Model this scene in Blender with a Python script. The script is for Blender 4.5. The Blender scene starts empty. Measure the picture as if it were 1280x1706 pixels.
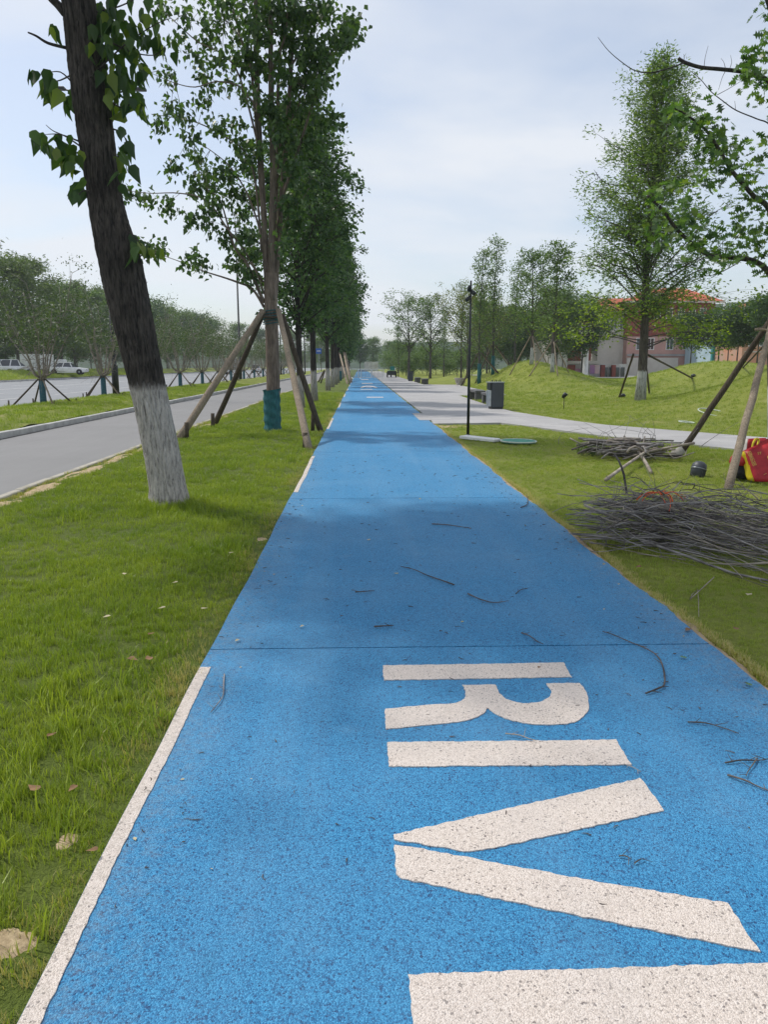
import bpy, math, random
import numpy as np
from mathutils import Vector, Matrix

# ------------------------------------------------------------------ camera, sky, sun, exposure
S = bpy.context.scene
COL = S.collection
R = math.radians
FPX, VPX, VPY, CAMH = 1281.0, 600.0, 608.0, 1.6
PITCH = math.atan((853 - VPY) / FPX)
YAW = math.atan((640 - VPX) / FPX * math.cos(PITCH))
cam_data = bpy.data.cameras.new('camera')
cam = bpy.data.objects.new('camera', cam_data)
COL.objects.link(cam)
cam.location = (0, 0, CAMH)
cam.rotation_euler = (math.pi / 2 - PITCH, 0, -YAW)
cam_data.sensor_fit = 'VERTICAL'
cam_data.sensor_height = 36.0
cam_data.lens = 36.0 * FPX / 1706.0
cam_data.clip_start, cam_data.clip_end = 0.05, 6000
S.camera = cam

SUN_DIR = Vector((-0.58, 0.36, 1.0)).normalized()
SUN_EL = math.asin(SUN_DIR.z)
SUN_AZ = math.atan2(SUN_DIR.x, SUN_DIR.y)
SKY_STRENGTH, SUN_STRENGTH, EXPOSURE = 0.14, 2.7, 0.14

world = bpy.data.worlds.new('World')
S.world = world
world.use_nodes = True
wt = world.node_tree
wt.nodes.clear()
wn = wt.nodes.new
wout = wn('ShaderNodeOutputWorld')
wbg = wn('ShaderNodeBackground')
wbg.inputs['Strength'].default_value = SKY_STRENGTH
sky = wn('ShaderNodeTexSky')
sky.sky_type = 'NISHITA'
sky.sun_disc = False
sky.sun_elevation = SUN_EL
sky.sun_rotation = SUN_AZ
sky.altitude = 50
sky.air_density = 1.0
sky.dust_density = 1.6
sky.ozone_density = 1.4
# thin veils of cloud over the whole dome
tc = wn('ShaderNodeTexCoord')
sep = wn('ShaderNodeSeparateXYZ')
wt.links.new(tc.outputs['Generated'], sep.inputs[0])
zz = wn('ShaderNodeMath'); zz.operation = 'MAXIMUM'; zz.inputs[1].default_value = 0.0
wt.links.new(sep.outputs['Z'], zz.inputs[0])
za = wn('ShaderNodeMath'); za.operation = 'ADD'; za.inputs[1].default_value = 0.22
wt.links.new(zz.outputs[0], za.inputs[0])
dx = wn('ShaderNodeMath'); dx.operation = 'DIVIDE'
dy = wn('ShaderNodeMath'); dy.operation = 'DIVIDE'
wt.links.new(sep.outputs['X'], dx.inputs[0]); wt.links.new(za.outputs[0], dx.inputs[1])
wt.links.new(sep.outputs['Y'], dy.inputs[0]); wt.links.new(za.outputs[0], dy.inputs[1])
cmb = wn('ShaderNodeCombineXYZ')
wt.links.new(dx.outputs[0], cmb.inputs['X']); wt.links.new(dy.outputs[0], cmb.inputs['Y'])
mp = wn('ShaderNodeMapping')
mp.inputs['Location'].default_value = (0.35, 1.9, 0.0)
mp.inputs['Scale'].default_value = (0.85, 1.5, 1.0)
wt.links.new(cmb.outputs[0], mp.inputs[0])
cn = wn('ShaderNodeTexNoise')
cn.inputs['Scale'].default_value = 1.15
cn.inputs['Detail'].default_value = 7
cn.inputs['Roughness'].default_value = 0.5
cn.inputs['Distortion'].default_value = 0.35
wt.links.new(mp.outputs[0], cn.inputs['Vector'])
cr = wn('ShaderNodeValToRGB')
cr.color_ramp.elements[0].position = 0.38; cr.color_ramp.elements[0].color = (0.42, 0.42, 0.42, 1)
cr.color_ramp.elements[1].position = 0.64; cr.color_ramp.elements[1].color = (0.95, 0.95, 0.95, 1)
wt.links.new(cn.outputs['Fac'], cr.inputs[0])
cmix = wn('ShaderNodeMixRGB')
CLOUD = (5.45, 5.7, 6.1, 1)
cmix.inputs['Color2'].default_value = CLOUD
wt.links.new(cr.outputs[0], cmix.inputs['Fac'])
wt.links.new(sky.outputs[0], cmix.inputs['Color1'])
wt.links.new(cmix.outputs[0], wbg.inputs['Color'])
wt.links.new(wbg.outputs[0], wout.inputs['Surface'])

sun_data = bpy.data.lights.new('sun', 'SUN')
sun_data.energy = SUN_STRENGTH
sun_data.angle = R(2.0)
sun_data.color = (1.0, 0.955, 0.88)
sun = bpy.data.objects.new('sun', sun_data)
COL.objects.link(sun)
sun.rotation_euler = (-SUN_DIR).to_track_quat('-Z', 'Y').to_euler()
sun.location = (-30, 20, 60)

S.view_settings.view_transform = 'Standard'
S.view_settings.look = 'None'
S.view_settings.gamma = 1.0
S.view_settings.exposure = EXPOSURE
S.view_settings.use_curve_mapping = False
S.cycles.use_denoising = True
S.cycles.max_bounces = 6
S.cycles.diffuse_bounces = 3
S.cycles.glossy_bounces = 2
S.cycles.transmission_bounces = 4
S.cycles.volume_bounces = 1
S.cycles.transparent_max_bounces = 6

rng = np.random.default_rng(11)
rnd = random.Random(5)

# ------------------------------------------------------------------ projection helpers (photo measurements -> places on the ground)
sp_, cp_, sy_, cy_ = math.sin(PITCH), math.cos(PITCH), math.sin(YAW), math.cos(YAW)
FWD = Vector((sy_ * cp_, cy_ * cp_, -sp_)); RGT = Vector((cy_, -sy_, 0)); UPV = Vector((sy_ * sp_, cy_ * sp_, cp_))
CAM = Vector((0, 0, CAMH))
def ray(px, py): return FWD + RGT * ((px - 640) / FPX) + UPV * ((853 - py) / FPX)
def G(px, py, z=0.0):
    d = ray(px, py); t = (z - CAMH) / d.z
    return CAM + d * t
def P(px, py, Y):
    d = ray(px, py)
    return CAM + d * (Y / d.y)
def sstep(a, b, x):
    t = np.clip((np.asarray(x, float) - a) / (b - a), 0, 1)
    return t * t * (3 - 2 * t)
# far edge of the paving (right side), used to keep the mounds off it
_EY = np.array([-5, 8, 12, 17.3, 20.5, 22.5, 27, 31, 38, 42, 63, 66, 110, 300.0])
_EX = np.array([17, 14.5, 12, 8.6, 6.6, 6.0, 5.3, 5.5, 7.4, 8.0, 8.0, 5.6, 5.4, 5.4])
BUMPS = [(12.0, 57, 1.9, 4.2, 10), (16.6, 25.5, 2.0, 4.2, 6.0), (24.0, 52, 1.75, 4.8, 8), (35, 42, 2.0, 7, 12), (10, 86, .8, 3, 12), (24, 20, 1.6, 5, 8)]
def terr(x, y):
    x = np.asarray(x, float); y = np.asarray(y, float)
    h = np.zeros(np.broadcast(x, y).shape)
    for cx, cy, a, sx, sy in BUMPS:
        h = h + a * np.exp(-((x - cx) / sx) ** 2 - ((y - cy) / sy) ** 2)
    d = x - np.interp(y, _EY, _EX)
    far = 1 - sstep(68, 90, y) * 0.6
    return h * sstep(0.0, 4.5, d) * far
def H(px, py):
    d = ray(px, py); t = 3.0
    while t < 400:
        p = CAM + d * t
        if p.z <= float(terr(p.x, p.y)): return p
        t += 0.05 + t * 0.002
    return CAM + d * t
def PT(px, py, Y):               # point at depth Y below the pixel column, dropped on the terrain
    p = P(px, py, Y); p.z = float(terr(p.x, p.y)); return p

# ------------------------------------------------------------------ materials
def new_mat(name):
    m = bpy.data.materials.new(name); m.use_nodes = True
    nt = m.node_tree; b = nt.nodes['Principled BSDF']
    b.inputs['Specular IOR Level'].default_value = 0.3
    return m, nt, b
def add_bump(nt, b, src, strength, dist=0.02):
    bp = nt.nodes.new('ShaderNodeBump'); bp.inputs['Strength'].default_value = strength; bp.inputs['Distance'].default_value = dist
    nt.links.new(src, bp.inputs['Height']); nt.links.new(bp.outputs[0], b.inputs['Normal'])
    return bp
def coords(nt, kind='Object', scale=(1, 1, 1)):
    t = nt.nodes.new('ShaderNodeTexCoord'); m = nt.nodes.new('ShaderNodeMapping')
    m.inputs['Scale'].default_value = scale
    nt.links.new(t.outputs[kind], m.inputs[0]); return m.outputs[0]
def noise(nt, vec, scale, detail=4, rough=0.55, dist=0.0):
    n = nt.nodes.new('ShaderNodeTexNoise'); n.inputs['Scale'].default_value = scale; n.inputs['Detail'].default_value = detail
    n.inputs['Roughness'].default_value = rough; n.inputs['Distortion'].default_value = dist
    if vec is not None: nt.links.new(vec, n.inputs['Vector'])
    return n.outputs['Fac']
def ramp(nt, fac, stops):
    r = nt.nodes.new('ShaderNodeValToRGB'); e = r.color_ramp.elements
    while len(e) < len(stops): e.new(0.5)
    for k, (p, c) in enumerate(stops):
        e[k].position = p; e[k].color = (*c, 1) if len(c) == 3 else c
    nt.links.new(fac, r.inputs[0]); return r.outputs[0]
def mixc(nt, fac, a, b_, mode='MIX'):
    m = nt.nodes.new('ShaderNodeMixRGB'); m.blend_type = mode
    for sock, v in ((m.inputs['Fac'], fac), (m.inputs['Color1'], a), (m.inputs['Color2'], b_)):
        if isinstance(v, (int, float)): sock.default_value = v
        elif isinstance(v, tuple): sock.default_value = (*v, 1) if len(v) == 3 else v
        else: nt.links.new(v, sock)
    return m.outputs[0]
def math_(nt, op, a, b_=0.0):
    m = nt.nodes.new('ShaderNodeMath'); m.operation = op
    for sock, v in ((m.inputs[0], a), (m.inputs[1], b_)):
        if isinstance(v, (int, float)): sock.default_value = v
        else: nt.links.new(v, sock)
    return m.outputs[0]
def rand_island(nt):
    return nt.nodes.new('ShaderNodeNewGeometry').outputs['Random Per Island']
def simple(name, c1, c2=None, scale=4.0, rough=0.7, bump=0.0, stretch=(1, 1, 1), metal=0.0, detail=5, lo=0.35, hi=0.65, spec=0.3):
    m, nt, b = new_mat(name)
    b.inputs['Roughness'].default_value = rough; b.inputs['Metallic'].default_value = metal
    b.inputs['Specular IOR Level'].default_value = spec
    c2 = c2 or tuple(x * 0.72 for x in c1)
    f = noise(nt, coords(nt, 'Object', stretch), scale, detail)
    nt.links.new(ramp(nt, f, [(lo, c2), (hi, c1)]), b.inputs['Base Color'])
    if bump: add_bump(nt, b, f, bump)
    return m
def leaf_mat(name, dark, mid, light, trans=0.3, rough=0.5):
    m, nt, b = new_mat(name)
    f = rand_island(nt)
    pos = nt.nodes.new('ShaderNodeNewGeometry').outputs['Position']
    nz = noise(nt, pos, 0.9, 2)
    f2 = math_(nt, 'ADD', math_(nt, 'MULTIPLY', f, 0.65), math_(nt, 'MULTIPLY', nz, 0.45))
    c = ramp(nt, f2, [(0.15, dark), (0.6, mid), (0.98, light)])
    nt.links.new(c, b.inputs['Base Color']); b.inputs['Roughness'].default_value = rough
    b.inputs['Specular IOR Level'].default_value = 0.5
    tr = nt.nodes.new('ShaderNodeBsdfTranslucent')
    tc_ = mixc(nt, 1.0, c, (1.5, 1.6, 0.55), 'MULTIPLY')
    nt.links.new(tc_, tr.inputs['Color'])
    mx = nt.nodes.new('ShaderNodeMixShader'); mx.inputs[0].default_value = min(.52, trans + .10)
    nt.links.new(b.outputs[0], mx.inputs[1]); nt.links.new(tr.outputs[0], mx.inputs[2])
    nt.links.new(mx.outputs[0], nt.nodes['Material Output'].inputs['Surface'])
    return m

def rubber(name, cols, speck, wear):
    m, nt, b = new_mat(name)
    v = coords(nt, 'Object')
    vo = nt.nodes.new('ShaderNodeTexVoronoi'); vo.inputs['Scale'].default_value = 250; nt.links.new(v, vo.inputs['Vector'])
    sepc = nt.nodes.new('ShaderNodeSeparateColor'); nt.links.new(vo.outputs['Color'], sepc.inputs[0])
    g = ramp(nt, sepc.outputs[0], cols)
    vo2 = nt.nodes.new('ShaderNodeTexVoronoi'); vo2.inputs['Scale'].default_value = 150; nt.links.new(v, vo2.inputs['Vector'])
    sepd = nt.nodes.new('ShaderNodeSeparateColor'); nt.links.new(vo2.outputs['Color'], sepd.inputs[0])
    dk = ramp(nt, sepd.outputs[1], speck)
    c = mixc(nt, 1.0, g, dk, 'MULTIPLY')
    big = noise(nt, v, 0.9, 5, 0.6)
    mid = noise(nt, v, 5.0, 4, 0.6)
    c = mixc(nt, ramp(nt, big, [(0.42, (0, 0, 0)), (0.75, (0.22, 0.22, 0.22))]), c, wear)
    c = mixc(nt, ramp(nt, mid, [(0.6, (0, 0, 0)), (0.8, (0.25, 0.25, 0.25))]), c, wear)
    # dust trodden in along the edges and in long faint lanes
    sx = nt.nodes.new('ShaderNodeSeparateXYZ'); nt.links.new(v, sx.inputs[0])
    dl = math_(nt, 'ABSOLUTE', math_(nt, 'SUBTRACT', sx.outputs['X'], 0.57)); edge = ramp(nt, dl, [(0.98, (0, 0, 0)), (1.0, (1, 1, 1))])
    em = nt.nodes.new('ShaderNodeMapRange'); em.inputs['From Min'].default_value = 1.05; em.inputs['From Max'].default_value = 1.45; nt.links.new(dl, em.inputs['Value'])
    fine = noise(nt, v, 26, 5, 0.7)
    dust = math_(nt, 'MULTIPLY', math_(nt, 'MULTIPLY', em.outputs[0], ramp(nt, fine, [(0.42, (0, 0, 0)), (0.7, (1, 1, 1))])), 0.35)
    c = mixc(nt, dust, c, (0.30, 0.27, 0.21))
    lanes = noise(nt, coords(nt, 'Object', (2.6, 0.10, 1)), 1.0, 4, 0.6)
    c = mixc(nt, math_(nt, 'MULTIPLY', ramp(nt, lanes, [(0.48, (0, 0, 0)), (0.72, (1, 1, 1))]), 0.20), c, wear)
    stain = noise(nt, v, 1.7, 6, 0.72, 0.8)
    c = mixc(nt, math_(nt, 'MULTIPLY', ramp(nt, stain, [(0.60, (0, 0, 0)), (0.70, (1, 1, 1))]), 0.22), c, tuple(x * 0.45 for x in cols[1][1]))
    nt.links.new(c, b.inputs['Base Color']); b.inputs['Roughness'].default_value = 0.62
    b.inputs['Specular IOR Level'].default_value = 0.45
    dsum = math_(nt, 'ADD', vo.outputs['Distance'], math_(nt, 'MULTIPLY', sepd.outputs[1], -0.25))
    bp = add_bump(nt, b, dsum, 0.75, 0.004); bp.invert = True
    return m
M = {}
M['blue'] = rubber('blue_rubber', [(0.0, (0.010, 0.115, 0.28)), (0.5, (0.020, 0.215, 0.445)), (1.0, (0.060, 0.335, 0.60))],
                   [(0.0, (0.20, 0.27, 0.40)), (0.20, (1, 1, 1))], (0.16, 0.33, 0.50))
M['white_rubber'] = rubber('white_rubber', [(0.0, (0.50, 0.43, 0.375)), (0.5, (0.68, 0.59, 0.52)), (1.0, (0.78, 0.70, 0.635))],
                   [(0.0, (0.34, 0.33, 0.34)), (0.085, (1, 1, 1))], (0.50, 0.47, 0.47))
M['seam'] = simple('seam_dark', (0.02, 0.05, 0.10))
def lawn_mat(name, a, b2, dry, dryamt=0.62):
    m, nt, b = new_mat(name)
    v = coords(nt, 'Object')
    n1 = noise(nt, v, 0.55, 5, 0.6); n2 = noise(nt, v, 14, 5, 0.7); n3 = noise(nt, v, 70, 3, 0.7)
    c = ramp(nt, n1, [(0.3, a), (0.7, b2)])
    c = mixc(nt, ramp(nt, n2, [(0.35, (0, 0, 0)), (0.75, (0.55, 0.55, 0.55))]), c, tuple(x * 0.5 for x in a))
    c = mixc(nt, ramp(nt, n3, [(0.5, (0, 0, 0)), (0.8, (0.5, 0.5, 0.5))]), c, tuple(min(1, x * 1.5) for x in b2))
    nd = noise(nt, v, 0.33, 6, 0.7)
    c = mixc(nt, ramp(nt, nd, [(dryamt, (0, 0, 0)), (dryamt + 0.12, (0.75, 0.75, 0.75))]), c, dry)
    nt.links.new(c, b.inputs['Base Color']); b.inputs['Roughness'].default_value = 0.9
    add_bump(nt, b, math_(nt, 'ADD', n2, n3), 0.8, 0.05)
    return m
M['lawn'] = lawn_mat('lawn_soil', (0.10, 0.145, 0.02), (0.15, 0.19, 0.03), (0.26, 0.22, 0.09), 0.66)
M['lawn_far'] = lawn_mat('lawn_right', (0.18, 0.225, 0.032), (0.27, 0.30, 0.05), (0.38, 0.34, 0.13), 0.58)
M['ground'] = lawn_mat('far_ground', (0.06, 0.095, 0.03), (0.09, 0.12, 0.04), (0.13, 0.13, 0.07))
M['sand'] = simple('dry_sand', (0.43, 0.33, 0.21), (0.28, 0.21, 0.13), 9, 0.95, 0.6)
def soil_patch():
    m, nt, b = new_mat('soil_patch')
    v = coords(nt, 'Object'); at = nt.nodes.new('ShaderNodeAttribute'); at.attribute_name = 'bare'
    n1 = noise(nt, v, 26, 6, 0.7); n2 = noise(nt, v, 9, 4, 0.6)
    f = math_(nt, 'ADD', at.outputs['Fac'], math_(nt, 'MULTIPLY', math_(nt, 'SUBTRACT', math_(nt, 'ADD', math_(nt, 'MULTIPLY', n1, .5), math_(nt, 'MULTIPLY', n2, .5)), 0.5), 2.6))
    soil = ramp(nt, n1, [(0.35, (0.26, 0.19, 0.11)), (0.62, (0.55, 0.43, 0.27))])
    c = mixc(nt, ramp(nt, f, [(0.38, (0, 0, 0)), (0.62, (1, 1, 1))]), (0.12, 0.135, 0.03), soil)
    nt.links.new(c, b.inputs['Base Color']); b.inputs['Roughness'].default_value = 0.95; add_bump(nt, b, n1, 0.8, 0.02)
    return m
M['soil_patch'] = soil_patch()
def asphalt(name, a, b2):
    m, nt, b = new_mat(name)
    v = coords(nt, 'Object')
    n1 = noise(nt, v, 0.4, 5, 0.6); n2 = noise(nt, v, 160, 3, 0.6); n3 = noise(nt, coords(nt, 'Object', (3.0, 0.12, 1)), 1.3, 4, 0.6)
    c = ramp(nt, n1, [(0.3, a), (0.7, b2)])
    c = mixc(nt, 0.35, c, ramp(nt, n3, [(0.3, a), (0.75, b2)]))
    c = mixc(nt, ramp(nt, n2, [(0.35, (0, 0, 0)), (0.7, (0.45, 0.45, 0.45))]), c, tuple(x * 1.6 for x in b2))
    nt.links.new(c, b.inputs['Base Color']); b.inputs['Roughness'].default_value = 0.85
    add_bump(nt, b, n2, 0.3, 0.006)
    return m
M['asphalt'] = asphalt('side_asphalt', (0.17, 0.168, 0.168), (0.225, 0.222, 0.222))
M['asphalt_main'] = asphalt('main_asphalt', (0.19, 0.197, 0.207), (0.245, 0.252, 0.262))
M['kerb'] = simple('kerb_concrete', (0.50, 0.50, 0.485), (0.36, 0.36, 0.35), 3, 0.85, 0.15)
M['kerb_worn'] = simple('kerb_worn', (0.46, 0.43, 0.37), (0.30, 0.28, 0.23), 3, 0.9, 0.3)
M['road_paint'] = simple('road_paint', (0.62, 0.62, 0.60), (0.42, 0.42, 0.42), 2.5, 0.8)
def paving():
    m, nt, b = new_mat('granite_paving')
    v = coords(nt, 'Object')
    br = nt.nodes.new('ShaderNodeTexBrick'); nt.links.new(v, br.inputs['Vector'])
    br.inputs['Scale'].default_value = 1.0; br.inputs['Brick Width'].default_value = 0.6; br.inputs['Row Height'].default_value = 0.3
    br.inputs['Mortar Size'].default_value = 0.006; br.inputs['Color1'].default_value = (0.31, 0.302, 0.30, 1); br.inputs['Color2'].default_value = (0.41, 0.40, 0.395, 1)
    br.inputs['Mortar'].default_value = (0.34, 0.335, 0.33, 1); br.inputs['Bias'].default_value = 0.1
    n1 = noise(nt, coords(nt, 'Object', (0.35, 1.0, 1)), 0.8, 5, 0.65); n2 = noise(nt, v, 60, 3)
    c = mixc(nt, ramp(nt, n1, [(0.42, (0, 0, 0)), (0.66, (0.6, 0.6, 0.6))]), br.outputs[0], (0.27, 0.265, 0.27))
    c = mixc(nt, ramp(nt, n2, [(0.3, (0, 0, 0)), (0.8, (0.3, 0.3, 0.3))]), c, (0.47, 0.46, 0.455))
    nt.links.new(c, b.inputs['Base Color']); b.inputs['Roughness'].default_value = 0.7
    add_bump(nt, b, br.outputs['Fac'], 0.2, 0.004).invert = True
    return m
M['paving'] = paving()
def bark(name, light, dark, paint_h=None, paint=(0.55, 0.53, 0.50), vs=7.0, stretch=6.0):
    m, nt, b = new_mat(name)
    t = nt.nodes.new('ShaderNodeTexCoord'); mpg = nt.nodes.new('ShaderNodeMapping'); mpg.inputs['Scale'].default_value = (1, 1, 1 / stretch)
    nt.links.new(t.outputs['Object'], mpg.inputs[0])
    n1 = noise(nt, mpg.outputs[0], vs * 5, 6, 0.65, 0.6); n2 = noise(nt, t.outputs['Object'], 2.2, 4, 0.6); n4 = noise(nt, mpg.outputs[0], vs * 14, 4, 0.7)
    c = ramp(nt, n1, [(0.36, dark), (0.64, light)])
    c = mixc(nt, ramp(nt, n2, [(0.35, (0, 0, 0)), (0.7, (0.55, 0.55, 0.55))]), c, tuple(x * 0.55 for x in dark))
    if paint_h:
        sepx = nt.nodes.new('ShaderNodeSeparateXYZ'); nt.links.new(t.outputs['Object'], sepx.inputs[0])
        edge = math_(nt, 'ADD', sepx.outputs['Z'], math_(nt, 'MULTIPLY', math_(nt, 'SUBTRACT', n1, 0.5), 0.32))
        mask = ramp(nt, math_(nt, 'MULTIPLY', edge, 1 / (paint_h * 2)), [(0.485, (1, 1, 1)), (0.515, (0, 0, 0))])
        pc = ramp(nt, math_(nt, 'ADD', math_(nt, 'MULTIPLY', n1, 0.7), math_(nt, 'MULTIPLY', n4, 0.3)), [(0.38, tuple(x * 0.30 for x in paint)), (0.47, tuple(x * 0.68 for x in paint)), (0.60, paint)])
        c = mixc(nt, mask, c, pc)
    nt.links.new(c, b.inputs['Base Color']); b.inputs['Roughness'].default_value = 0.92
    add_bump(nt, b, math_(nt, 'ADD', n1, math_(nt, 'MULTIPLY', n4, 0.4)), 0.9, 0.03)
    return m
M['bark_dark'] = bark('dark_furrowed_bark', (0.125, 0.106, 0.092), (0.020, 0.018, 0.017), 1.36, (0.60, 0.555, 0.51))
M['bark_row'] = bark('row_bark', (0.075, 0.062, 0.052), (0.020, 0.018, 0.016), 1.35, (0.50, 0.46, 0.42), 4.0)
M['bark_brown'] = bark('brown_bark', (0.30, 0.235, 0.19), (0.13, 0.10, 0.082), None, vs=4.0)
M['bark_grey'] = bark('grey_bark', (0.17, 0.155, 0.14), (0.06, 0.055, 0.05), None, vs=5.0)
M['bark_white'] = bark('white_wash_bark', (0.16, 0.14, 0.12), (0.06, 0.05, 0.045), 1.25, (0.60, 0.60, 0.59), 3.0)
M['bark_pale'] = bark('pale_bark', (0.42, 0.38, 0.33), (0.20, 0.17, 0.145), None, vs=5.0)
M['pole_light'] = bark('pale_pole_wood', (0.44, 0.36, 0.27), (0.24, 0.19, 0.14), None, vs=9.0, stretch=9)
M['pole_dark'] = bark('dark_pole_wood', (0.155, 0.12, 0.085), (0.055, 0.044, 0.034), None, vs=9.0, stretch=9)
M['wrap'] = simple('teal_wrap', (0.035, 0.155, 0.17), (0.018, 0.085, 0.10), 22, 0.75, 0.6, (1, 1, 0.35))
M['wrap_blue'] = simple('blue_wrap', (0.05, 0.14, 0.19), (0.03, 0.09, 0.13), 22, 0.75, 0.4)
M['rope'] = simple('teal_rope', (0.04, 0.16, 0.17), (0.02, 0.08, 0.09), 60, 0.8, 0.5)
M['leaf_heart'] = leaf_mat('leaf_heart', (0.027, 0.060, 0.022), (0.059, 0.116, 0.038), (0.127, 0.202, 0.063), 0.30, 0.42)
M['leaf_near'] = leaf_mat('leaf_near', (0.038, 0.086, 0.031), (0.080, 0.157, 0.045), (0.246, 0.374, 0.061), 0.42, 0.45)
M['leaf_row'] = leaf_mat('leaf_row', (0.027, 0.062, 0.024), (0.058, 0.119, 0.038), (0.116, 0.195, 0.059), 0.28)
M['leaf_oak'] = leaf_mat('leaf_oak', (0.033, 0.077, 0.026), (0.077, 0.150, 0.041), (0.198, 0.306, 0.072), 0.34, 0.4)
M['leaf_ash'] = leaf_mat('leaf_ash', (0.051, 0.099, 0.036), (0.115, 0.189, 0.055), (0.244, 0.319, 0.076), 0.34)
M['leaf_lime'] = leaf_mat('leaf_lime', (0.088, 0.149, 0.022), (0.165, 0.240, 0.032), (0.286, 0.355, 0.051), 0.38)
M['leaf_shrub'] = leaf_mat('leaf_shrub', (0.026, 0.054, 0.018), (0.056, 0.096, 0.030), (0.115, 0.160, 0.055), 0.20)
M['leaf_dark'] = leaf_mat('leaf_dark', (0.024, 0.059, 0.022), (0.052, 0.105, 0.038), (0.097, 0.168, 0.054), 0.2)
M['leaf_far'] = leaf_mat('leaf_far', (0.048, 0.094, 0.035), (0.098, 0.162, 0.057), (0.178, 0.248, 0.087), 0.28)
M['leaf_pale'] = leaf_mat('leaf_pale', (0.050, 0.088, 0.028), (0.090, 0.140, 0.045), (0.165, 0.215, 0.075), 0.26)
M['leaf_rust'] = leaf_mat('leaf_rust', (0.078, 0.097, 0.032), (0.132, 0.161, 0.045), (0.217, 0.226, 0.065), 0.28)
M['stick'] = simple('grey_stick', (0.34, 0.32, 0.31), (0.11, 0.10, 0.095), 6, 0.85, 0.3, (1, 1, 1))
M['stick_dark'] = simple('dark_stick', (0.15, 0.13, 0.12), (0.045, 0.04, 0.037), 6, 0.85, 0.3)
M['stick_pale'] = simple('pale_stick', (0.42, 0.37, 0.31), (0.20, 0.17, 0.145), 5, 0.85, 0.3)
M['orange'] = simple('orange_rope', (0.70, 0.12, 0.03), (0.5, 0.07, 0.02), 30, 0.6)
M['black_metal'] = simple('black_metal', (0.018, 0.022, 0.022), (0.010, 0.012, 0.012), 3, 0.45, spec=0.5)
M['dark_grey'] = simple('dark_grey_panel', (0.055, 0.063, 0.075), (0.042, 0.048, 0.058), 2, 0.5, spec=0.5)
M['steel'] = simple('brushed_steel', (0.42, 0.45, 0.48), (0.30, 0.33, 0.36), 6, 0.35, metal=0.6)
M['granite_dark'] = simple('dark_granite', (0.125, 0.125, 0.13), (0.075, 0.075, 0.08), 40, 0.6, 0.1)
M['granite_pale'] = simple('pale_stone', (0.48, 0.45, 0.40), (0.33, 0.31, 0.27), 8, 0.85, 0.3)
M['white'] = simple('white_paint', (0.78, 0.78, 0.77), (0.64, 0.64, 0.63), 2, 0.5, spec=0.4)
M['white_dirty'] = simple('dirty_white', (0.62, 0.62, 0.60), (0.40, 0.38, 0.34), 1.2, 0.6)
M['glass'] = simple('dark_glass', (0.035, 0.045, 0.055), (0.025, 0.032, 0.04), 1, 0.08, spec=0.8)
M['tyre'] = simple('tyre_rubber', (0.02, 0.02, 0.02), (0.012, 0.012, 0.012), 9, 0.85)
M['red_lamp'] = simple('red_lens', (0.40, 0.02, 0.02), None, 3, 0.3)
M['green_lid'] = simple('green_lid', (0.05, 0.30, 0.20), (0.03, 0.20, 0.15), 12, 0.6)
M['pale_rim'] = simple('pale_rim', (0.60, 0.66, 0.60), (0.42, 0.48, 0.42), 12, 0.7)
M['bag_red'] = simple('red_woven_bag', (0.46, 0.028, 0.038), (0.32, 0.016, 0.026), 14, 0.5, 0.25)
M['bag_yellow'] = simple('yellow_woven_bag', (0.66, 0.52, 0.02), (0.50, 0.42, 0.02), 9, 0.55, 0.2)
M['bag_black'] = simple('black_cloth', (0.015, 0.015, 0.02), None, 8, 0.8)
M['gold_print'] = simple('gold_print', (0.72, 0.50, 0.13), (0.58, 0.38, 0.10), 9, 0.5)
M['brick_red'] = simple('red_brick_wall', (0.27, 0.075, 0.055), (0.19, 0.052, 0.042), 1.6, 0.85)
M['roof_tile'] = simple('terracotta_tile', (0.50, 0.155, 0.085), (0.36, 0.10, 0.06), 1.2, 0.8)
M['pink'] = simple('pink_render', (0.52, 0.31, 0.27), (0.44, 0.26, 0.23), 0.6, 0.85)
M['cream'] = simple('cream_render', (0.60, 0.57, 0.51), (0.50, 0.47, 0.42), 0.6, 0.85)
M['blue_wall'] = simple('pale_blue_render', (0.42, 0.55, 0.60), (0.34, 0.46, 0.52), 0.6, 0.85)
M['grey_wall'] = simple('grey_render', (0.36, 0.36, 0.36), (0.28, 0.28, 0.28), 0.6, 0.85)
M['poster_purple'] = simple('purple_poster', (0.30, 0.16, 0.36), (0.50, 0.24, 0.18), 0.35, 0.6)
M['poster_pale'] = simple('pale_poster', (0.56, 0.38, 0.36), (0.50, 0.44, 0.44), 0.5, 0.6)
M['orange_wall'] = simple('orange_render', (0.55, 0.26, 0.15), (0.45, 0.30, 0.22), 0.6, 0.8)
M['sign_blue'] = simple('sign_blue', (0.03, 0.13, 0.50), (0.025, 0.11, 0.45), 1, 0.4)
M['teal_paint'] = simple('teal_paint', (0.04, 0.27, 0.26), (0.03, 0.19, 0.19), 2, 0.5)
M['dry_leaf'] = simple('dry_leaf', (0.26, 0.15, 0.07), (0.14, 0.075, 0.035), 20, 0.7)
M['yellow_leaf'] = simple('yellow_leaf', (0.50, 0.42, 0.10), (0.36, 0.32, 0.08), 20, 0.6)
M['pale_leaf'] = simple('pale_leaf', (0.52, 0.46, 0.30), (0.38, 0.33, 0.2), 20, 0.6)
M['green_leaf'] = simple('green_leaf', (0.10, 0.20, 0.05), (0.07, 0.14, 0.035), 20, 0.5)
M['hill'] = simple('hill_wood', (0.040, 0.070, 0.030), (0.022, 0.042, 0.02), 0.05, 0.95)
M['truck_tan'] = simple('dusty_tan', (0.38, 0.32, 0.24), (0.22, 0.18, 0.13), 1.5, 0.7)
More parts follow.
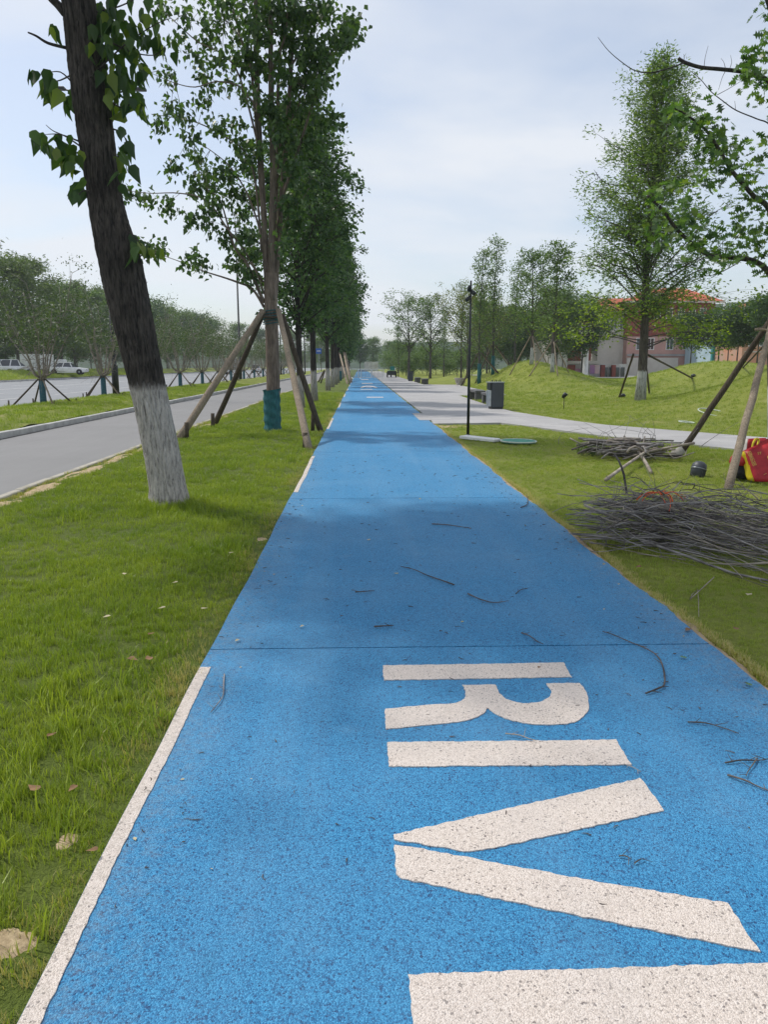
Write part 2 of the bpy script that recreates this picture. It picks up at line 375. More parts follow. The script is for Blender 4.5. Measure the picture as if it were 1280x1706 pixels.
# ------------------------------------------------------------------ mesh helpers
def link(name, me, parent=None, loc=None, kind=None, label=None):
    o = bpy.data.objects.new(name, me); COL.objects.link(o)
    if parent is not None: o.parent = parent
    if loc is not None: o.location = loc
    if kind: o['kind'] = kind
    if label: o['label'] = label
    return o
def thing(name, label, cat, loc=(0, 0, 0), group=None, rz=0.0):
    o = link(name, None, None, loc); o.rotation_euler = (0, 0, rz)
    o['label'] = label; o['category'] = cat
    if group: o['group'] = group
    o.empty_display_size = 0.2
    return o
def tag(o, label, cat, group=None):
    o['label'] = label; o['category'] = cat
    if group: o['group'] = group
    return o
def np_mesh(name, verts, faces, mat, smooth=False):
    """verts (n,3) array, faces (m,k) int array of constant k"""
    me = bpy.data.meshes.new(name)
    verts = np.asarray(verts, np.float32); faces = np.asarray(faces, np.int32)
    k = faces.shape[1]
    me.vertices.add(len(verts)); me.vertices.foreach_set('co', verts.ravel())
    me.loops.add(faces.size); me.loops.foreach_set('vertex_index', faces.ravel())
    me.polygons.add(len(faces))
    me.polygons.foreach_set('loop_start', np.arange(0, faces.size, k, dtype=np.int32))
    me.polygons.foreach_set('loop_total', np.full(len(faces), k, np.int32))
    if smooth: me.polygons.foreach_set('use_smooth', np.ones(len(faces), bool))
    me.materials.append(mat); me.update(calc_edges=True); me.validate()
    return me
class MB:
    def __init__(s): s.v = []; s.f = []
    def add(s, vs, fs):
        o = len(s.v); s.v += [tuple(map(float, p)) for p in vs]; s.f += [tuple(i + o for i in f) for f in fs]
        return s
    def box(s, x0, x1, y0, y1, z0, z1, M4=None, taper=0.0):
        t = taper
        vs = [Vector(p) for p in ((x0, y0, z0), (x1, y0, z0), (x1, y1, z0), (x0, y1, z0), (x0 + t, y0 + t, z1), (x1 - t, y0 + t, z1), (x1 - t, y1 - t, z1), (x0 + t, y1 - t, z1))]
        if M4 is not None: vs = [M4 @ p for p in vs]
        return s.add(vs, [(3, 2, 1, 0), (4, 5, 6, 7), (0, 1, 5, 4), (1, 2, 6, 5), (2, 3, 7, 6), (3, 0, 4, 7)])
    def bbox(s, x0, x1, y0, y1, z0, z1, b=0.01, M4=None):
        """box with bevelled vertical and horizontal edges (octagonal in both profiles)"""
        rings = []
        for z, i in ((z0, b), (z0 + b, 0), (z1 - b, 0), (z1, b)):
            X0, X1, Y0, Y1 = x0 + i, x1 - i, y0 + i, y1 - i
            rings.append([Vector(p) for p in ((X0 + b, Y0, z), (X1 - b, Y0, z), (X1, Y0 + b, z), (X1, Y1 - b, z), (X1 - b, Y1, z), (X0 + b, Y1, z), (X0, Y1 - b, z), (X0, Y0 + b, z))])
        vs = [p for r_ in rings for p in r_]
        if M4 is not None: vs = [M4 @ p for p in vs]
        fs = [tuple(range(7, -1, -1)), tuple(range(24, 32))]
        for k in range(3):
            for i in range(8):
                j = (i + 1) % 8
                fs.append((k * 8 + i, k * 8 + j, k * 8 + 8 + j, k * 8 + 8 + i))
        return s.add(vs, fs)
    def tube(s, pts, rad, n=8, cap=True):
        pts = [Vector(p) for p in pts]
        if isinstance(rad, (int, float)): rad = [rad] * len(pts)
        if len(rad) == 2 and len(pts) > 2: rad = list(np.linspace(rad[0], rad[1], len(pts)))
        o = len(s.v); up = None
        for i, p in enumerate(pts):
            t = (pts[min(i + 1, len(pts) - 1)] - pts[max(i - 1, 0)])
            if t.length < 1e-9: t = Vector((0, 0, 1))
            t.normalize()
            if up is None:
                a = Vector((0, 0, 1)) if abs(t.z) < 0.9 else Vector((1, 0, 0))
                up = (a - t * a.dot(t)).normalized()
            else:
                up = (up - t * up.dot(t))
                up = up.normalized() if up.length > 1e-6 else t.orthogonal().normalized()
            w = t.cross(up)
            for k in range(n):
                a = 2 * math.pi * k / n
                s.v.append(tuple(p + (up * math.cos(a) + w * math.sin(a)) * rad[i]))
        for i in range(len(pts) - 1):
            for k in range(n):
                k2 = (k + 1) % n
                s.f.append((o + i * n + k, o + i * n + k2, o + (i + 1) * n + k2, o + (i + 1) * n + k))
        if cap:
            s.f.append(tuple(o + k for k in range(n - 1, -1, -1)))
            e = o + (len(pts) - 1) * n
            s.f.append(tuple(e + k for k in range(n)))
        return s
    def lathe(s, prof, n=16, c=(0, 0, 0), M4=None):
        o = len(s.v)
        for r_, z in prof:
            for k in range(n):
                a = 2 * math.pi * k / n
                p = Vector((c[0] + r_ * math.cos(a), c[1] + r_ * math.sin(a), c[2] + z))
                s.v.append(tuple(M4 @ p if M4 is not None else p))
        for i in range(len(prof) - 1):
            for k in range(n):
                k2 = (k + 1) % n
                s.f.append((o + i * n + k, o + i * n + k2, o + (i + 1) * n + k2, o + (i + 1) * n + k))
        s.f.append(tuple(o + k for k in range(n - 1, -1, -1)))
        s.f.append(tuple(o + (len(prof) - 1) * n + k for k in range(n)))
        return s
    def prism(s, poly, z0, z1, M4=None):
        """polygon in xy extruded in z"""
        n = len(poly)
        vs = [Vector((x, y, z0)) for x, y in poly] + [Vector((x, y, z1)) for x, y in poly]
        if M4 is not None: vs = [M4 @ p for p in vs]
        fs = [tuple(range(n - 1, -1, -1)), tuple(range(n, 2 * n))] + [(i, (i + 1) % n, n + (i + 1) % n, n + i) for i in range(n)]
        return s.add(vs, fs)
    def mesh(s, name, mat, smooth=False, origin=None):
        me = bpy.data.meshes.new(name)
        vs = s.v if origin is None else [(x - origin[0], y - origin[1], z - origin[2]) for x, y, z in s.v]
        me.from_pydata(vs, [], s.f); me.materials.append(mat)
        if smooth: me.polygons.foreach_set('use_smooth', np.ones(len(me.polygons), bool))
        me.update(); return me
    def build(s, name, mat, parent=None, smooth=False, kind=None, label=None, loc=None):
        origin = None
        if parent is not None and loc is None: origin = wloc(parent)
        return link(name, s.mesh(name, mat, smooth, origin), parent, loc, kind, label)
def wloc(o):
    v = Vector((0, 0, 0))
    while o is not None: v = v + o.location; o = o.parent
    return v
def copy_tree(o, parent=None):
    c = o.copy(); COL.objects.link(c); c.parent = parent
    for ch in list(o.children): copy_tree(ch, c)
    return c
def smooth_path(pts, sub=4):
    """Catmull-Rom through the points"""
    pts = [Vector(p) for p in pts]
    if len(pts) < 3: return pts
    out = []
    for i in range(len(pts) - 1):
        p0 = pts[max(i - 1, 0)]; p1 = pts[i]; p2 = pts[i + 1]; p3 = pts[min(i + 2, len(pts) - 1)]
        for k in range(sub):
            t = k / sub
            out.append(0.5 * ((2 * p1) + (p2 - p0) * t + (2 * p0 - 5 * p1 + 4 * p2 - p3) * t * t + (3 * p1 - p0 - 3 * p2 + p3) * t ** 3))
    out.append(pts[-1]); return out

# ------------------------------------------------------------------ leaves and trees
# templates: (u along the leaf, v across, w out of the plane); faces all of one size
HEART = (np.array([(0, 0, 0), (.28, .35, .07), (.60, .21, .05), (1.08, 0, -.12), (.60, -.21, .05), (.28, -.35, .07), (.02, .22, .05), (.02, -.22, .05)]),
         np.array([(0, 6, 1, 2), (0, 2, 3, 3), (0, 3, 4, 4), (0, 4, 5, 7)]))
HEART = (HEART[0], np.array([(0, 6, 1), (0, 1, 2), (0, 2, 3), (0, 3, 4), (0, 4, 5), (0, 5, 7)]))
HEART4 = (np.array([(0, 0, 0), (.33, .36, .07), (1.0, 0, -.08), (.33, -.36, .07)]), np.array([(0, 1, 2), (0, 2, 3)]))
OVAL = (np.array([(0, 0, 0), (.5, .27, .05), (1.0, 0, -.05), (.5, -.27, .05)]), np.array([(0, 1, 2), (0, 2, 3)]))
THIN = (np.array([(0, 0, 0), (.45, .15, .03), (1.0, 0, -.05), (.45, -.15, .03)]), np.array([(0, 1, 2), (0, 2, 3)]))
_oak = [(0, 0), (.16, .05), (.20, .26), (.30, .09), (.40, .40), (.52, .11), (.68, .36), (.76, .10), (1.0, .0)]
_ov = [(u, v, 0.04 * abs(v)) for u, v in _oak] + [(u, -v, 0.04 * abs(v)) for u, v in _oak[1:-1]]
OAK = (np.array(_ov), np.array([(0, 1, 2), (1, 3, 2), (1, 0, 3), (3, 5, 4), (0, 5, 3), (5, 7, 6), (0, 7, 5), (0, 8, 7),
                                (0, 10, 9), (9, 10, 11), (9, 11, 0), (11, 12, 13), (0, 11, 13), (13, 14, 15), (0, 13, 15), (0, 15, 8)]))
def leaves_arrays(pos, tip, size, tmpl, r):
    n = len(pos)
    tip = tip / np.linalg.norm(tip, axis=1, keepdims=True)
    nr = r.normal(size=(n, 3)); nr[:, 2] = np.abs(nr[:, 2]) + 0.3
    v = np.cross(nr, tip); v /= np.linalg.norm(v, axis=1, keepdims=True) + 1e-9
    w = np.cross(tip, v)
    T, F = tmpl
    sz = size[:, None, None]
    V = pos[:, None, :] + sz * (T[None, :, 0:1] * tip[:, None, :] + T[None, :, 1:2] * v[:, None, :] + T[None, :, 2:3] * w[:, None, :])
    FF = F[None] + (np.arange(n) * len(T))[:, None, None]
    return V.reshape(-1, 3), FF.reshape(-1, F.shape[1])
def leaf_mesh(name, pos, tip, size, tmpl, mat, r):
    V, F = leaves_arrays(np.asarray(pos), np.asarray(tip), np.asarray(size), tmpl, r)
    return np_mesh(name, V, F, mat)
def cluster_leaves(centres, r, n, cr, size, droop=0.6, flat=0.7, outward=None):
    c = np.repeat(np.asarray(centres, float), n, axis=0)
    off = r.normal(size=c.shape) * cr; off[:, 2] *= flat
    pos = c + off
    tip = r.normal(size=c.shape); tip[:, 2] = tip[:, 2] * 0.5 - droop
    if outward is not None: tip = tip + np.repeat(np.asarray(outward, float), n, axis=0) * 0.8
    return pos, tip, size * r.uniform(0.7, 1.25, len(pos))
def grow_tree(seed, Ht, r0, z0, prof, nb, elev, per_br=5, nl=16, cr=0.22, size=0.14, droop=0.6, wob=0.12, stems=None, tmpl=OVAL, top_leaf=True, br_r=0.28, sides=9, twig=True, taper=0.15, s_lo=0.3):
    """returns (trunk MB, limb MB, (pos, tip, size)); prof(t): crown radius at height fraction t of crown"""
    r = np.random.default_rng(seed)
    tr = MB(); lb = MB(); cents = []; outs = []
    def axis(z, base=(0, 0), lean=(0, 0), ph=0.0):
        return Vector((base[0] + lean[0] * z + wob * math.sin(z * 0.55 + ph) * z / Ht, base[1] + lean[1] * z + wob * math.cos(z * 0.43 + ph) * z / Ht, z))
    stems = stems or [((0, 0), (0, 0), 1.0, 0.0)]
    for (base, lean, hs, zst) in stems:
        ph = r.uniform(0, 6.28); hh = Ht * hs
        zs = np.linspace(zst, hh, 14)
        rs = [r0 * (1.0 if len(stems) == 1 or zst == 0 else 0.7) * ((1 - (z - zst) / (hh - zst + 1e-6)) * (1 - taper) + taper * 0.3) for z in zs]
        if zst == 0: rs[0] *= 1.18
        tr.tube([axis(z, base, lean, ph) for z in zs], rs, sides)
        nbs = max(3, int(nb / len(stems)))
        for i in range(nbs):
            t = (i + r.uniform(0, 1)) / nbs
            zb = max(z0, zst + 0.2) + (hh * 0.97 - max(z0, zst + 0.2)) * t
            tt = (zb - z0) / (Ht - z0)
            L = max(0.25, prof(min(1, max(0, tt))) * r.uniform(0.75, 1.12))
            az = i * 2.39996 + r.uniform(-0.5, 0.5); el = R(elev + r.uniform(-12, 12))
            o = axis(zb, base, lean, ph)
            d = Vector((math.cos(az) * math.cos(el), math.sin(az) * math.cos(el), math.sin(el)))
            L3 = L / max(0.66, math.cos(el))
            bend = Vector((0, 0, 0.10 * L3 if elev < 45 else -0.05 * L3))
            path = [o, o + d * L3 * 0.35 + bend * 0.6 + Vector(r.normal(size=3)) * 0.04 * L3, o + d * L3 * 0.7 + bend * 0.8 + Vector(r.normal(size=3)) * 0.05 * L3, o + d * L3 + bend * 0.3]
            br = max(0.006, r0 * br_r * (1 - tt * 0.75) * r.uniform(0.7, 1.1))
            lb.tube(smooth_path(path, 3), [br, br * 0.22], 5)
            pb = per_br if s_lo > .2 else max(3, int(round(per_br * min(1.0, .18 + 1.25 * L / prof(0.05)))))
            for k in range(pb):
                s_ = s_lo + (1 - s_lo) * (k + r.uniform(0, 1)) / pb
                j = min(2, int(s_ * 3)); f = s_ * 3 - j
                q = Vector(path[j]).lerp(Vector(path[j + 1]), min(1, f)) if s_ < 1 else Vector(path[3])
                side = Vector(r.normal(size=3)); side.z *= 0.6
                c = q + side * (min(.42, 0.16 * L3) * (0.4 + 0.6 * s_) + 0.05)
                if twig: lb.tube([q, q.lerp(c, 0.6) + Vector((0, 0, 0.03)), c], [br * 0.28 + 0.002, 0.003], 4)
                cents.append(c); outs.append(d)
        if top_leaf:
            for k in range(3): cents.append(axis(hh, base, lean, ph) + Vector(r.normal(size=3)) * 0.12); outs.append(Vector((0, 0, 1)))
    lv = cluster_leaves([tuple(c) for c in cents], r, nl, cr, size, droop, 0.75, [tuple(o) for o in outs])
    return tr, lb, lv, r
def tree_meshes(key, bark_m, leaf_m, tmpl, seed, **kw):
    tr, lb, lv, r = grow_tree(seed, tmpl=tmpl, **kw)
    return (tr.mesh(key + '_trunk', M[bark_m], True), lb.mesh(key + '_branches', M[bark_m], True), leaf_mesh(key + '_leaves', *lv, tmpl, M[leaf_m], r))
def put_tree(meshes, name, label, loc, cat='tree', group=None, s=1.0, rz=0.0, sz=None, extra=()):
    t = thing(name, label, cat, loc, group, rz)
    for nm, me in zip(('trunk', 'branches', 'foliage'), meshes):
        if me is None: continue
        o = link(nm, me, t); o.scale = (s, s, sz or s)
        if nm == 'foliage': o['kind'] = 'stuff'
        if nm == 'branches': o['kind'] = 'stuff'
    return t

# ------------------------------------------------------------------ the setting
def sheet(name, xs, ys, zf, mat, kind='structure', parent=None):
    X, Y = np.meshgrid(xs, ys); Z = zf(X, Y)
    V = np.stack([X, Y, np.broadcast_to(Z, X.shape)], -1).reshape(-1, 3)
    nx, ny = len(xs), len(ys)
    i = np.arange((ny - 1) * (nx - 1)); a = (i // (nx - 1)) * nx + i % (nx - 1)
    F = np.stack([a, a + 1, a + nx + 1, a + nx], -1)
    return link(name, np_mesh(name, V, F, mat, True), parent, None, kind)
def lumps(x, y, s=1.0):
    return 0.012 * s * (np.sin(x * 3.1 + np.sin(y * 1.7)) + np.sin(y * 2.3 + 1.3 * np.sin(x * 1.1)) + 0.6 * np.sin(x * 7.3 + y * 5.1))
LX0, LX1, RX = -4.45, -0.855, 2.0            # left lawn from LX0 to LX1, cycle path LX1..RX
ground = sheet('ground', [-640, -200, -60, 60, 200, 640], [-60, 100, 300, 500, 680], lambda x, y: -0.35 + 0 * x, M['ground'])
left_lawn = sheet('left_lawn', np.linspace(LX0 + 0.05, LX1 + 0.02, 36), np.concatenate([np.arange(-3, 24, 0.15), np.arange(24, 260, 2.0)]),
                  lambda x, y: lumps(x, y) * sstep(0.0, .25, LX1 + .02 - x) - 0.004, M['lawn'])
side_road = sheet('side_road', [-8.0, LX0 - 0.06], np.arange(-5, 400, 4.0), lambda x, y: -0.02 + 0 * x, M['asphalt'])
median_lawn = sheet('median_lawn', np.arange(-12.85, -8.1, 0.24), np.concatenate([np.arange(8, 70, 0.4), np.arange(70, 330, 5.0)]),
                    lambda x, y: 0.10 + lumps(x, y, 1.6) + 0.10 * np.sin((x + 12.85) / 4.75 * math.pi), M['lawn_far'])
main_road = sheet('main_road', [-34.2, -12.9], np.arange(-5, 500, 5.0), lambda x, y: -0.03 + 0 * x, M['asphalt_main'])
far_verge = sheet('far_verge', np.linspace(-70, -34.3, 24), np.arange(0, 420, 4.0),
                  lambda x, y: 0.12 + 0.75 * np.exp(-((x + 38.5) / 2.6) ** 2) + lumps(x * 0.3, y * 0.3, 3), M['lawn_far'])
right_lawn = sheet('right_lawn', np.concatenate([np.arange(1.93, 14, 0.16), np.arange(14, 40, 0.5), np.arange(40, 121, 4.0)]),
                   np.concatenate([np.arange(-3, 30, 0.2), np.arange(30, 80, 0.5), np.arange(80, 300, 4.0)]),
                   lambda x, y: terr(x, y) + lumps(x, y, 0.7) - 0.012, M['lawn_far'])
# cycle path: one rubber panel per 5 m bay, with open joints
cycle_path = sheet('cycle_path', [LX1 + 0.01, RX - 0.03], [-3, 60, 260], lambda x, y: -0.008 + 0 * x, M['seam'])
joints = [-3.0, 4.15, 9.14] + [9.14 + 5.0 * k for k in range(1, 36)]
def edge_r(y): return RX + 0.016 * math.sin(y * 1.7) + 0.010 * math.sin(y * 5.3 + 1) + (0.006 * math.sin(y * 11.0 + 2 * math.sin(y * 3.7)) + 0.004 * math.sin(y * 29.0 + 3 * math.sin(y * 5.1)) if y < 22 else 0)
def edge_l(y): return LX1 + 0.006 * math.sin(y * 1.3) + 0.003 * math.sin(y * 4.7)
for a_, b_ in zip(joints[:-1], joints[1:]):
    n = 130 if a_ < 20 else 8
    ys_ = np.linspace(a_ + 0.006, b_ - 0.006, n)
    jit = lambda k: (0.0025 * math.sin(k * 37.7)) if a_ < 15 else 0
    mb = MB(); poly = [(edge_l(y), y) for y in ys_[::-1]] + [(edge_l(ys_[0]) * (1 - t) + edge_r(ys_[0]) * t, ys_[0] + jit(t * 91 + a_)) for t in np.linspace(0.02, 0.98, 60)] + \
        [(edge_r(y), y) for y in ys_] + [(edge_l(ys_[-1]) * t + edge_r(ys_[-1]) * (1 - t), ys_[-1] + jit(t * 77 + b_)) for t in np.linspace(0.02, 0.98, 60)]
    mb.prism(poly, -0.006, 0.022)
    mb.build('rubber_panel', M['blue'], cycle_path)
# white edge line, broken
ln = MB()
for a_, b_ in [(-1.0, 3.88)] + [(9.6 + 9.8 * k, 13.5 + 9.8 * k) for k in range(0, 16)]:
    n = 180 if b_ < 15 else 10
    ys_ = np.linspace(a_, b_, n); w_ = lambda y: 0.056 + 0.003 * math.sin(y * 2.3) + rnd.uniform(-.0022, .0022)
    mb = MB(); mb.prism([(edge_l(y) + 0.003 + w_(y), y) for y in ys_] + [(edge_l(y) + 0.003, y) for y in ys_[::-1]], 0.0225, 0.0265)
    mb.build('edge_line', M['white_rubber'], cycle_path)
# painted letters R I V E (reading down the path, tops to the right)
LZ0, LZ1 = 0.0225, 0.0268
def from_crop(pts): return [(p.x, p.y) for p in (G(600 + x / 1.8824, 1060 + y / 1.8824, 0.025) for x, y in pts)]
def letter(nm, polys):
    mb = MB()
    for pl in polys:
        a = sum(pl[i][0] * pl[(i + 1) % len(pl)][1] - pl[(i + 1) % len(pl)][0] * pl[i][1] for i in range(len(pl)))
        if a < 0: pl = pl[::-1]
        fine = []
        for i in range(len(pl)):
            p, q = Vector(pl[i]), Vector(pl[(i + 1) % len(pl)])
            n = max(1, int((q - p).length / 0.02)); nrm = Vector(((q - p).y, -(q - p).x)).normalized() if (q - p).length > 0 else Vector((0, 0))
            for k in range(n):
                fine.append(tuple(p.lerp(q, k / n) + nrm * rnd.uniform(-0.0035, 0.0035)))
        mb.prism(fine, LZ0, LZ1)
    return mb.build('painted_letter', M['white_rubber'], cycle_path, label='white letter %s painted on the blue rubber' % nm)
def smooth2(pts, sub=4): return [(p.x, p.y) for p in smooth_path([(x, y, 0) for x, y in pts], sub)]
bowl_in = smooth2([(425, 152), (437, 178), (460, 197), (500, 209), (545, 209), (582, 199), (600, 182), (598, 165), (583, 148)])
bowl_out = smooth2([(690, 147), (710, 175), (719, 213), (711, 240), (690, 262), (650, 274), (600, 277), (540, 275), (480, 265), (435, 248), (400, 226)])
leg = smooth2([(400, 226), (390, 240), (362, 255), (320, 266), (250, 275), (82, 292)])
leg2 = smooth2([(78, 228), (200, 217), (290, 211), (322, 200), (331, 184), (330, 170), (322, 153)])
letter('R', [from_crop([(72, 92), (640, 83), (665, 128), (75, 138)]), from_crop(bowl_in + bowl_out + leg[1:] + leg2)])
letter('I', [from_crop([(84, 333), (805, 325), (852, 403), (90, 409)])])
letter('V', [from_crop([(107, 622), (880, 446), (957, 547), (420, 664), (345, 677), (107, 638)]), from_crop([(108, 655), (160, 661), (700, 762), (1155, 838), (1255, 990), (700, 880), (130, 760), (114, 745)])])
letter('E', [[(0.12, 1.545), (0.12, 1.755), (1.115, 1.765), (1.115, 1.555)], [(0.12, 1.20), (0.12, 1.545), (0.33, 1.548), (0.33, 1.20)], [(0.52, 1.26), (0.52, 1.55), (0.72, 1.551), (0.72, 1.26)], [(0.91, 1.20), (0.91, 1.553), (1.115, 1.555), (1.115, 1.20)]])
# the far marks (a second painted word seen very flat)
def arc(cx, cy, rx, ry, r2, a0, a1, n=24):
    o = [(cx + rx * math.cos(a), cy + ry * math.sin(a)) for a in np.linspace(a0, a1, n)]
    return o + [(cx + rx * r2 * math.cos(a), cy + ry * r2 * math.sin(a)) for a in np.linspace(a1, a0, n)]
for pl in ([(0.32, 38.2), (0.32, 39.0), (1.15, 39.0), (1.15, 38.2)], [(0.15, 66.5), (0.15, 69.5), (1.1, 69.5), (1.1, 66.5)], arc(0.62, 54.6, 0.6, 5.2, 0.66, 0, math.pi),
           [(0.42, 54.6), (0.42, 55.6), (0.82, 55.6), (0.82, 54.6)], [(0.0, 50.3), (0.0, 51.0), (0.8, 51.0), (0.8, 50.3)], [(0.1, 85), (0.1, 88), (0.9, 88), (0.9, 85)]):
    mb = MB(); mb.prism(pl if pl[0][1] != pl[1][1] else pl[::-1], LZ0, LZ1); mb.build('painted_mark', M['white_rubber'], cycle_path)

# kerbs: near stones one by one, the rest joined
def kerb_run(name, x0, x1, z0, z1, y_near, y_far, y_end, mat, gap=0.012):
    k = link(name, None, None, (0, 0, 0), 'structure')
    y = y_near; i = 0
    while y < y_far:
        mb = MB(); dx_ = rnd.uniform(-0.006, 0.006); dz = rnd.uniform(-0.006, 0.006)
        mb.bbox(x0 + dx_, x1 + dx_, y + gap / 2, y + 1 - gap / 2, z0, z1 + dz, 0.012); mb.build('kerb_stone', mat, k); y += 1
    mb = MB()
    while y < y_end:
        st = 1.0 if y < 90 else 6.0
        mb.bbox(x0, x1, y + gap / 2, y + st - gap / 2, z0, z1 + rnd.uniform(-.004, .004), 0.012); y += st
    mb.build('kerb_stones', mat, k, kind='stuff')
    return k
kerb_run('lawn_kerb', LX0 - 0.055, LX0 + 0.055, -0.06, 0.012, 5, 25, 300, M['kerb_worn'])
kerb_run('median_kerb', -8.14, -7.99, -0.06, 0.125, 13, 34, 300, M['kerb'])
kerb_run('main_kerb', -12.98, -12.84, -0.08, 0.11, 25, 27, 300, M['kerb'])
kerb_run('verge_kerb', -34.32, -34.15, -0.08, 0.13, 40, 42, 420, M['kerb'])
for x_, w_, segs in ((-13.5, 0.14, [(0, 420)]), (-17.1, 0.16, [(a, a + 5.5) for a in range(4, 300, 10)]), (-20.6, 0.14, [(a, a + 5.5) for a in range(0, 300, 10)]), (-24.0, 0.22, [(0, 420)]), (-27.4, 0.14, [(a, a + 5.5) for a in range(2, 300, 10)]), (-30.8, 0.14, [(a, a + 5.5) for a in range(7, 300, 10)]), (-33.8, 0.14, [(0, 420)])):
    mb = MB()
    for a, b in segs: mb.box(x_ - w_ / 2, x_ + w_ / 2, a, b, -0.026, -0.022)
    mb.build('lane_line', M['road_paint'], main_road)
# dry soil along the lawn kerb and by the path
def patch(cx, cy, rx, ry, z, mat, nm='bare_soil', n=64, rough_=0.16):
    zl_ = (lambda X_, Y_: float(lumps(X_, Y_)) * float(sstep(0, .25, LX1 + .02 - X_)) - .004) if cx < 0 else (lambda X_, Y_: .0); vs = [(cx, cy, zl_(cx, cy) + 0.006)]; ph = rnd.uniform(0, 9)
    for ring, rr in ((1, 0.55), (2, 1.0)):
        for k in range(n):
            a = 2 * math.pi * k / n; q = (1.25 if ring == 2 else .7) *  (1 + rough_ * (math.sin(3 * a + ph) * 0.5 + math.sin(7 * a + ph * 2) * 0.35 + rnd.uniform(-.3, .3)))
            X_, Y_ = cx + rx * q * math.cos(a), cy + ry * q * math.sin(a); vs.append((X_, Y_, zl_(X_, Y_) + (0.004 if ring == 1 else -0.012)))
    fs = [(0, 1 + k, 1 + (k + 1) % n) for k in range(n)] + [(1 + k, 1 + n + k, 1 + n + (k + 1) % n, 1 + (k + 1) % n) for k in range(n)]
    o = MB().add(vs, fs).build(nm, mat, None, True, 'structure'); at = o.data.attributes.new('bare', 'FLOAT', 'POINT'); at.data.foreach_set('value', [1.0] + [.85] * n + [-.1] * n)
    return o
SOIL = [(-4.22, 9.0, .17, .5), (-4.24, 10.2, .14, .7), (-4.22, 11.8, .18, 1.0), (-4.25, 13.6, .12, 1.0), (-4.26, 15.6, .10, 1.2), (-4.2, 20.6, .16, 1.2), (-4.25, 24, .1, 1.6), (-1.0, 1.93, .085, .075), (-1.02, 2.42, .04, .06), (-.93, 7.05, .06, .09), (2.35, 20.3, .5, .5)]
for s_ in SOIL: patch(*s_, 0.016, M['soil_patch'])
gm = MB(); vs = []; fs = []; yy_ = np.arange(13, 70, .12)
for y in yy_: vs += [(-7.988, y, -.014), (-7.988 + .03 + abs(rnd.gauss(0, .03)), y, -.016)]
for i in range(len(yy_) - 1): fs.append((2 * i, 2 * i + 1, 2 * i + 3, 2 * i + 2))
gm.add(vs, fs).build('gutter_dirt', M['bark_grey'], None, False, 'structure')
se = MB(); vs = []; fs = []; yy_ = np.arange(1.5, 21.0, .05)
for i, y in enumerate(yy_):
    e = edge_r(float(y)); w = .022 + .016 * math.sin(y * 3.1 + math.sin(y * 7)) + rnd.uniform(-.012, .012); vs += [(e - .03, y, .006), (e + max(.004, w), y, .012 + rnd.uniform(0, .01)), (e + max(.02, w) + .06, y, -.02)]
for i in range(len(yy_) - 1):
    for k in (0, 1): fs.append((i * 3 + k, i * 3 + k + 1, i * 3 + k + 4, i * 3 + k + 3))
se.add(vs, fs).build('soil_strip', M['sand'], None, True, 'structure')
# paving
def slab(name, poly, z, mat, parent=None):
    a = sum(poly[i][0] * poly[(i + 1) % len(poly)][1] - poly[(i + 1) % len(poly)][0] * poly[i][1] for i in range(len(poly)))
    return MB().prism(poly if a > 0 else poly[::-1], -0.05, z).build(name, mat, parent, kind='structure')
slab('plaza_paving', [(edge_r(25.6) + .01, 21.0), (3.9, 21.3), (4.4, 20.1), (4.95, 18.7), (5.6, 17), (7.1, 14.5), (10.5, 9.5), (14.5, 10.5), (12.0, 12.4), (8.55, 17.3), (6.55, 20.5), (5.97, 22.5), (5.25, 26.5), (5.1, 30), (5.2, 40.4), (7.8, 41.5), (7.9, 63), (5.2, 63.5), (5.1, 120), (5.3, 200), (2.08, 200), (2.08, 25.6), (1.72, 25.6), (1.72, 22.4), (2.06, 22.3)], 0.030, M['paving'])
slab('side_footpath', [(7.85, 41.6), (8.5, 47), (7.5, 41), (6.7, 36), (6.3, 36), (7.0, 41)], 0.034, M['paving'])
for k_, (hx, hy, hr, hh) in enumerate([(48, 470, 95, 15.5), (120, 520, 110, 22), (215, 440, 120, 36), (300, 330, 110, 34), (-150, 500, 120, 20), (-20, 560, 110, 12), (-330, 400, 150, 24)]):
    mb = MB(); n = 40
    vs = [(hx, hy, hh)]
    for j in range(1, 9):
        t = j / 8
        for i in range(n):
            a = 2 * math.pi * i / n; rr = hr * t * (1 + 0.12 * math.sin(3 * a + k_) + 0.06 * math.sin(8 * a + 2 * k_))
            vs.append((hx + rr * 1.5 * math.cos(a), hy + rr * math.sin(a), hh * (0.5 + 0.5 * math.cos(t * math.pi)) + rnd.uniform(-1, 1) * hh * 0.03 * (1 - t) - 0.5))
    fs = [(0, 1 + i, 1 + (i + 1) % n) for i in range(n)]
    for j in range(7):
        for i in range(n):
            fs.append((1 + j * n + i, 1 + (j + 1) * n + i, 1 + (j + 1) * n + (i + 1) % n, 1 + j * n + (i + 1) % n))
    mb.add(vs, fs).build('hill', M['hill'], None, True, 'structure')
